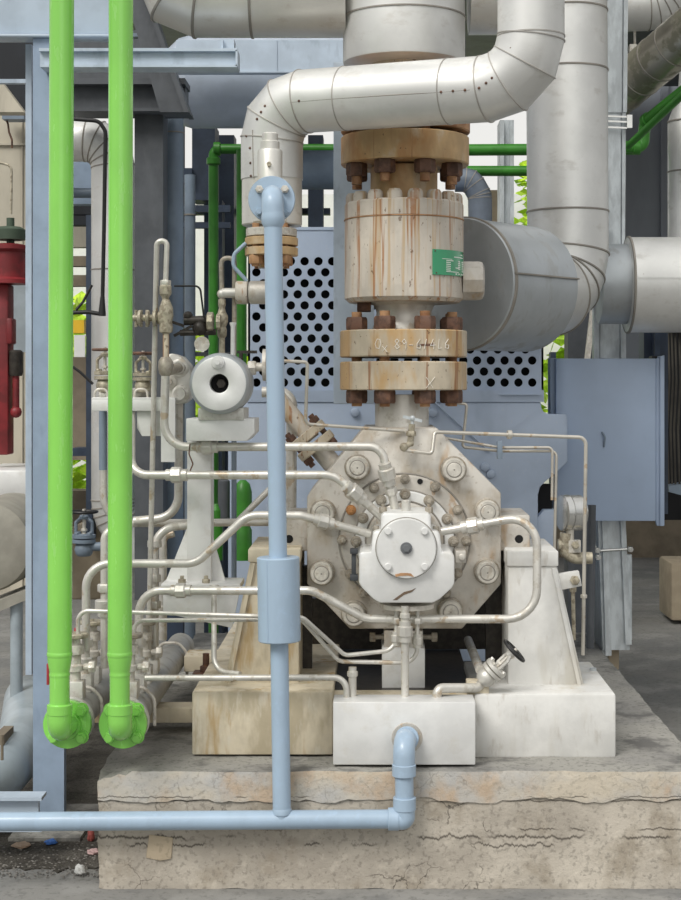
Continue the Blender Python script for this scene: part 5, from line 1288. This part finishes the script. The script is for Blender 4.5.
# clad pipes at the upper corner
b = MB(); b.tube([P(596,112,3.2), P(600,108,3.2), P(1000,-230,.9)], 24*K(2.8), 0, 40)
d_ = (P(1000,-230,.9)-P(600,108,3.2)).normalized()
for t in (.08,.18,.30,.42,.54): b.hoop(P(600,108,3.2).lerp(P(1000,-230,.9), t*.45), d_, 24*K(2.8), .003, .004, 40)
single('tinted_slant_pipe', b, M['cladd'], 'clad pipe with painted brown-green reflection slanting up to the picture corner', 'pipe')
b = MB(); b.tube([P(610,6,3.4), P(655,4,3.4), P(685,-35,3.4)], 26*K(3.4), [0,.10,0], 40, 3, seams=1, seamh=.003, seamw=.004)
single('insulated_corner_bend', b, M['clad'], 'silver clad bend in the upper corner above the slanting pipe', 'pipe', smooth=20)
b = MB(); b.tube([P(600,62,4.4), P(660,62,4.4)], 8*K(4.4), 0, 20); single('dark_level_pipe', b, M['mgrey'], 'dim grey level pipe under the corner bend', 'pipe')
b = MB(); b.box(630,44,637,52,3.4,3.45); b.box(634,28,636,44,3.42,3.44); single('small_lamp', b, M['nutlight'], 'small pale box hanging under the corner bend', 'box')
b = MB(); b.lathe(P(688,330,3.3), UP, [(20*K(3.3),0),(20*K(3.3),208*K(3.3)),(10*K(3.3),235*K(3.3)),(6*K(3.3),300*K(3.3))], 40); b.hoop(P(688,172,3.3), UP, 20*K(3.3), .004,.005,40); b.hoop(P(688,122,3.3), UP, 20*K(3.3), .004,.005,40); single('insulated_stack', b, M['clad'], 'silver clad upright with a cone top at the picture edge', 'pipe')
b = MB(); b.box(604,178,611,236,5.2,5.3); b.box(611,232,640,236,5.2,5.3) if False else None
single('pale_strip', b, M['nutlight'], 'narrow pale strip on the dark building', 'strip')
# dark steel column beside the panel and cluttered rack
b = MB(); b.box(644,330,668,514,2.6,2.75); b.box(655,330,660,514,2.5,2.62); single('navy_column', b, M['dblue'], 'dark navy column behind the blue panel edge', 'column')
root = thing('cable_rack', 'dark rack of grimy cables at the picture edge beside the blue panel', 'rack', P(676,520,3.2))
b = MB(); b.box(664,330,720,520,3.5,3.6); part('back_plate', b, M['dark'], root)
for i, x in enumerate((668,671.5,675,679)):
    b = MB(); b.tube([P(x,326,3.3), P(x+1.5,380,3.28), P(x-1,430,3.3), P(x+.5,484,3.3)], 1.1*K(3.3), .2, 8, 5); part('cable', b, M['cabling'], root)
b = MB(); b.poly([(669,486),(700,480),(700,500),(669,492)], 3.3, 3.4); part('tray', b, M['mgrey'], root)
b = MB(); b.box(671,563,720,621,5.5,5.95); single('tan_block', b, M['blockc'], 'tan concrete block standing on the yard floor at the picture edge', 'block', bevel=.02)
# dark frames and pale openings behind
b = MB(); b.box(166,118,183,ZG(0,4.6),4.6,4.7)
single('navy_post', b, M['dblue'], 'broad navy post behind the grey-blue pipe', 'post')
b = MB(); b.box(192,125,215,200,4.6,4.85); single('navy_box', b, M['dblue'], 'dark navy box under the blue-grey vessel', 'box')
b = MB(); b.box(204,200,222,ZG(0,4.9),4.9,5.1); single('navy_post', b, M['dblue'], 'navy post behind the dark green elbow pipe', 'post')
b = MB(); fr_ = thing('navy_steelwork', 'navy steel frame far behind the relief pipe', 'frame', P(260,632,5.3))
for x0_, x1_, y1_ in ((219,234,632),(252,262,632),(285,300,632),(308,323,632)):
    b = MB(); b.box(x0_,135,x1_,y1_,5.2,5.38); part('post', b, M['dblue'], fr_)
for y0_, y1_ in ((118,124),(208,214)):
    b = MB(); b.box(183,y0_,330,y1_,5.4,5.5); part('rail', b, M['dblue'], fr_)
b = MB()
b = MB(); b.tube([P(190,175,4.0), P(190,664,4.0)], 5.5*K(4.0), 0, 16); b.hoop(P(190,215,4.0), UP, 5.5*K(4), .004,.006,16); single('slate_pipe', b, M['mgrey'], 'slim slate-grey upright between navy posts', 'pipe')
b = MB(); b.box(166,168,192,182,4.55,4.6); b.box(166,205,230,212,4.55,4.6); b.box(166,222,230,228,4.55,4.6); single('navy_rails', b, M['dblue'], 'dark level rails below the bright gap', 'rail')
b = MB(); b.prism([P(222,170,6.0),P(228,165,6.0),P(245,195,6.0),P(245,225,6.0),P(230,218,6.0)], (0,.4,0)); single('cream_stair', b, M['cream'], 'cream slanting panel far behind the dark green pipes', 'panel')
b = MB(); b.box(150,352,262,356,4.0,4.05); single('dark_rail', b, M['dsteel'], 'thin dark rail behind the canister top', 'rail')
b = MB(); b.box(62,160,92,204,4.0,4.1); single('navy_plate', b, M['bsteel'], 'blue-grey plate under the clad bend between the green pipes', 'plate')
for y0_, y1_, lb_ in ((203,214.5,'topmost dark level rail between the two green pipes'),(215.5,225,'broad dark level rail under the topmost one between the green pipes'),(256,266,'dark level rail over the yellow-green foliage'),(275,286,'lowest dark level rail over the yellow box')):
    b = MB(); b.box(62,y0_,92,y1_,4.4,4.5); single('dark_rail', b, M['nearblack'] if y0_ < 240 else M['brown'], lb_, 'rail')
b = MB(); b.box(62,225,92,247,5.0,5.1); single('taupe_panel', b, M['tank'], 'taupe panel strip glimpsed between the two green pipes', 'panel')
b = MB(); b.tube([P(62,193,3.6), P(120,193,3.6)], 5*K(3.6), 0, 16); single('pale_level_pipe', b, M['mgrey'], 'level grey-blue pipe just below the clad bend', 'pipe')
b = MB(); b.box(71,320,84,333,4.5,4.6); single('yellow_box', b, M['yellow'], 'yellow box glimpsed between the two green pipes', 'box')
b = MB(); b.box(70,357,88,460,4.6,4.9); single('brown_post', b, M['brown'], 'brown post glimpsed between the two green pipes', 'post')
b = MB(); b.box(74,335,85,357,4.4,4.42); single('white_notice', b, M['wallw'], 'white notice board under the yellow box', 'sign')
b = MB(); b.box(72,448,90,456,4.0,4.2); single('dark_ledge', b, M['dblue'], 'dark ledge under the brown post', 'ledge')
# sunlit things beyond the rack
mb = MB(); mb.wbox(-7, 3.2, 14.0, 14.3, 0, 3.9)
struct('wall_far', mb, M['wallw'])
b = MB()
rs = random.Random(3)
for k in range(2200):
    x = rs.uniform(-5.0, 4.0); z = rs.uniform(.1,2.6)
    top = 1.9 + (.75 if 1.5 < x < 2.6 else 0) + (.75 if -3.5 < x < -3.0 else 0) + (.3 if -2.2<x<-1.6 else 0)
    if z > top: continue
    c = Vector((x, rs.uniform(11.6,12.6), z)); s = rs.uniform(.10,.22)
    a_ = Vector((rs.uniform(-1,1),rs.uniform(-1,1),rs.uniform(-.3,1))).normalized(); f_, u_, v_ = frame(a_)
    b.add([c-u_*s, c+v_*s*.45, c+u_*s, c-v_*s*.45], [(0,1,2,3)])
for k in range(160):
    c = Vector((1.62+rs.gauss(0,.07), rs.uniform(11.6,12), rs.uniform(2.3,4.0))); s = rs.uniform(.05,.11); a_ = Vector((rs.uniform(-1,1),rs.uniform(-1,1),rs.uniform(-.3,1))).normalized(); f_, u_, v_ = frame(a_); b.add([c-u_*s, c+v_*s*.45, c+u_*s, c-v_*s*.45], [(0,1,2,3)])
single('hedge', b, M['leaf'], 'sunlit yellow-green hedge beyond the pipe rack', 'hedge', kind='stuff', smooth=0)
b = MB(); b.box(478,190,500,420,7.0,7.3); single('cream_wall_panel', b, M['cream'], 'cream panel far behind the grey bend pipe', 'panel')
b = MB(); b.prism([P(591,310,4.5),P(596,310,4.5),P(590,362,4.5),P(585,362,4.5)], (0,.05,0)); single('pale_stay', b, M['nutlight'], 'pale slanting stay beside the galvanised channel', 'stay')
b = MB(); b.box(568,300,594,ZG(0,5.0),5.0,5.2); single('navy_post', b, M['dsteel'], 'dark post behind the drum and blue panel', 'post')
b = MB(); b.box(551,352,556,ZG(0,3.6),3.6,3.7); single('navy_upright', b, M['dblue'], 'thin dark upright between the motor hood and blue panel', 'post')
# ------------------------------------------------------------------ light, sky, camera
w = bpy.data.worlds.new('World'); bpy.context.scene.world = w; w.use_nodes = True
nt = w.node_tree; N = nt.nodes; L = nt.links; bg = N['Background']
tc = N.new('ShaderNodeTexCoord'); sep = N.new('ShaderNodeSeparateXYZ'); L.new(tc.outputs['Generated'], sep.inputs[0])
cr = N.new('ShaderNodeValToRGB'); mr = N.new('ShaderNodeMapRange'); mr.inputs['From Min'].default_value = -1; L.new(sep.outputs['Z'], mr.inputs['Value'])
L.new(mr.outputs['Result'], cr.inputs['Fac'])
e = cr.color_ramp.elements; e[0].position = .49; e[0].color = (.16,.155,.14,1); e[1].position = .515; e[1].color = (.50,.50,.49,1)
x = e.new(.62); x.color = (.58,.59,.60,1); x = e.new(.75); x.color = (1,1,1,1)
# bright sky behind the pump; horizon dimmed on the photographer's side to darken pipe undersides
cr2 = N.new('ShaderNodeValToRGB'); L.new(mr.outputs['Result'], cr2.inputs['Fac'])
f = cr2.color_ramp.elements; f[0].position = .485; f[0].color = (.2,.195,.18,1); f[1].position = .51; f[1].color = (1.0,.99,.96,1)
my = N.new('ShaderNodeMapRange'); my.inputs['From Min'].default_value = .2; my.inputs['From Max'].default_value = .75; L.new(sep.outputs['Y'], my.inputs['Value'])
mx = N.new('ShaderNodeMix'); mx.data_type = 'RGBA'; L.new(my.outputs['Result'], mx.inputs[0]); L.new(cr.outputs['Color'], mx.inputs[6]); L.new(cr2.outputs['Color'], mx.inputs[7])
# bright gap added to that dimmed horizon, giving the pipes a highlight stripe
dv = N.new('ShaderNodeMath'); dv.operation = 'DIVIDE'; L.new(sep.outputs['X'], dv.inputs[0]); L.new(sep.outputs['Y'], dv.inputs[1])
r1 = N.new('ShaderNodeMapRange'); r1.interpolation_type = 'SMOOTHSTEP'; r1.inputs['From Min'].default_value = -.75; r1.inputs['From Max'].default_value = -.35; L.new(dv.outputs[0], r1.inputs['Value'])
r2 = N.new('ShaderNodeMapRange'); r2.interpolation_type = 'SMOOTHSTEP'; r2.inputs['From Min'].default_value = .0; r2.inputs['From Max'].default_value = .25; r2.inputs['To Min'].default_value = 1; r2.inputs['To Max'].default_value = 0; L.new(dv.outputs[0], r2.inputs['Value'])
r3 = N.new('ShaderNodeMapRange'); r3.interpolation_type = 'SMOOTHSTEP'; r3.inputs['From Min'].default_value = 0; r3.inputs['From Max'].default_value = -.2; L.new(sep.outputs['Y'], r3.inputs['Value'])
r4 = N.new('ShaderNodeMapRange'); r4.interpolation_type = 'SMOOTHSTEP'; r4.inputs['From Min'].default_value = -.02; r4.inputs['From Max'].default_value = .03; L.new(sep.outputs['Z'], r4.inputs['Value'])
def mul(a_, b_):
    m_ = N.new('ShaderNodeMath'); m_.operation = 'MULTIPLY'; L.new(a_, m_.inputs[0]); L.new(b_, m_.inputs[1]); return m_.outputs[0]
gap = mul(mul(r1.outputs[0], r2.outputs[0]), mul(r3.outputs[0], r4.outputs[0]))
mg = N.new('ShaderNodeMix'); mg.data_type = 'RGBA'; L.new(gap, mg.inputs[0]); L.new(mx.outputs[2], mg.inputs[6]); mg.inputs[7].default_value = (1.5,1.5,1.45,1)
L.new(mg.outputs[2], bg.inputs['Color']); bg.inputs['Strength'].default_value = .86
sd_ = bpy.data.lights.new('sun', 'SUN'); so = bpy.data.objects.new('sun', sd_); C.objects.link(so)
sd_.energy = 2.4; sd_.angle = math.radians(25); sd_.color = (1,.97,.92)
so.rotation_euler = Vector((.42,.62,-.80)).to_track_quat('-Z','Y').to_euler()
sc = bpy.context.scene
cam = bpy.data.cameras.new('camera'); co = bpy.data.objects.new('camera', cam); C.objects.link(co)
co.location = (0,-CAM_D,CZ); co.rotation_euler = (PI/2,0,0)
cam.sensor_width = 36; cam.lens = FPX*36/900; cam.shift_x = (340.5-VX)/900; cam.shift_y = (VY-450)/900
cam.shift_x = (340.5-VX)/900
cam.clip_end = 200; sc.camera = co
sc.view_settings.view_transform = 'Standard'; sc.view_settings.look = 'None'; sc.view_settings.exposure = 0; sc.view_settings.gamma = 1
sc.view_settings.use_curve_mapping = False
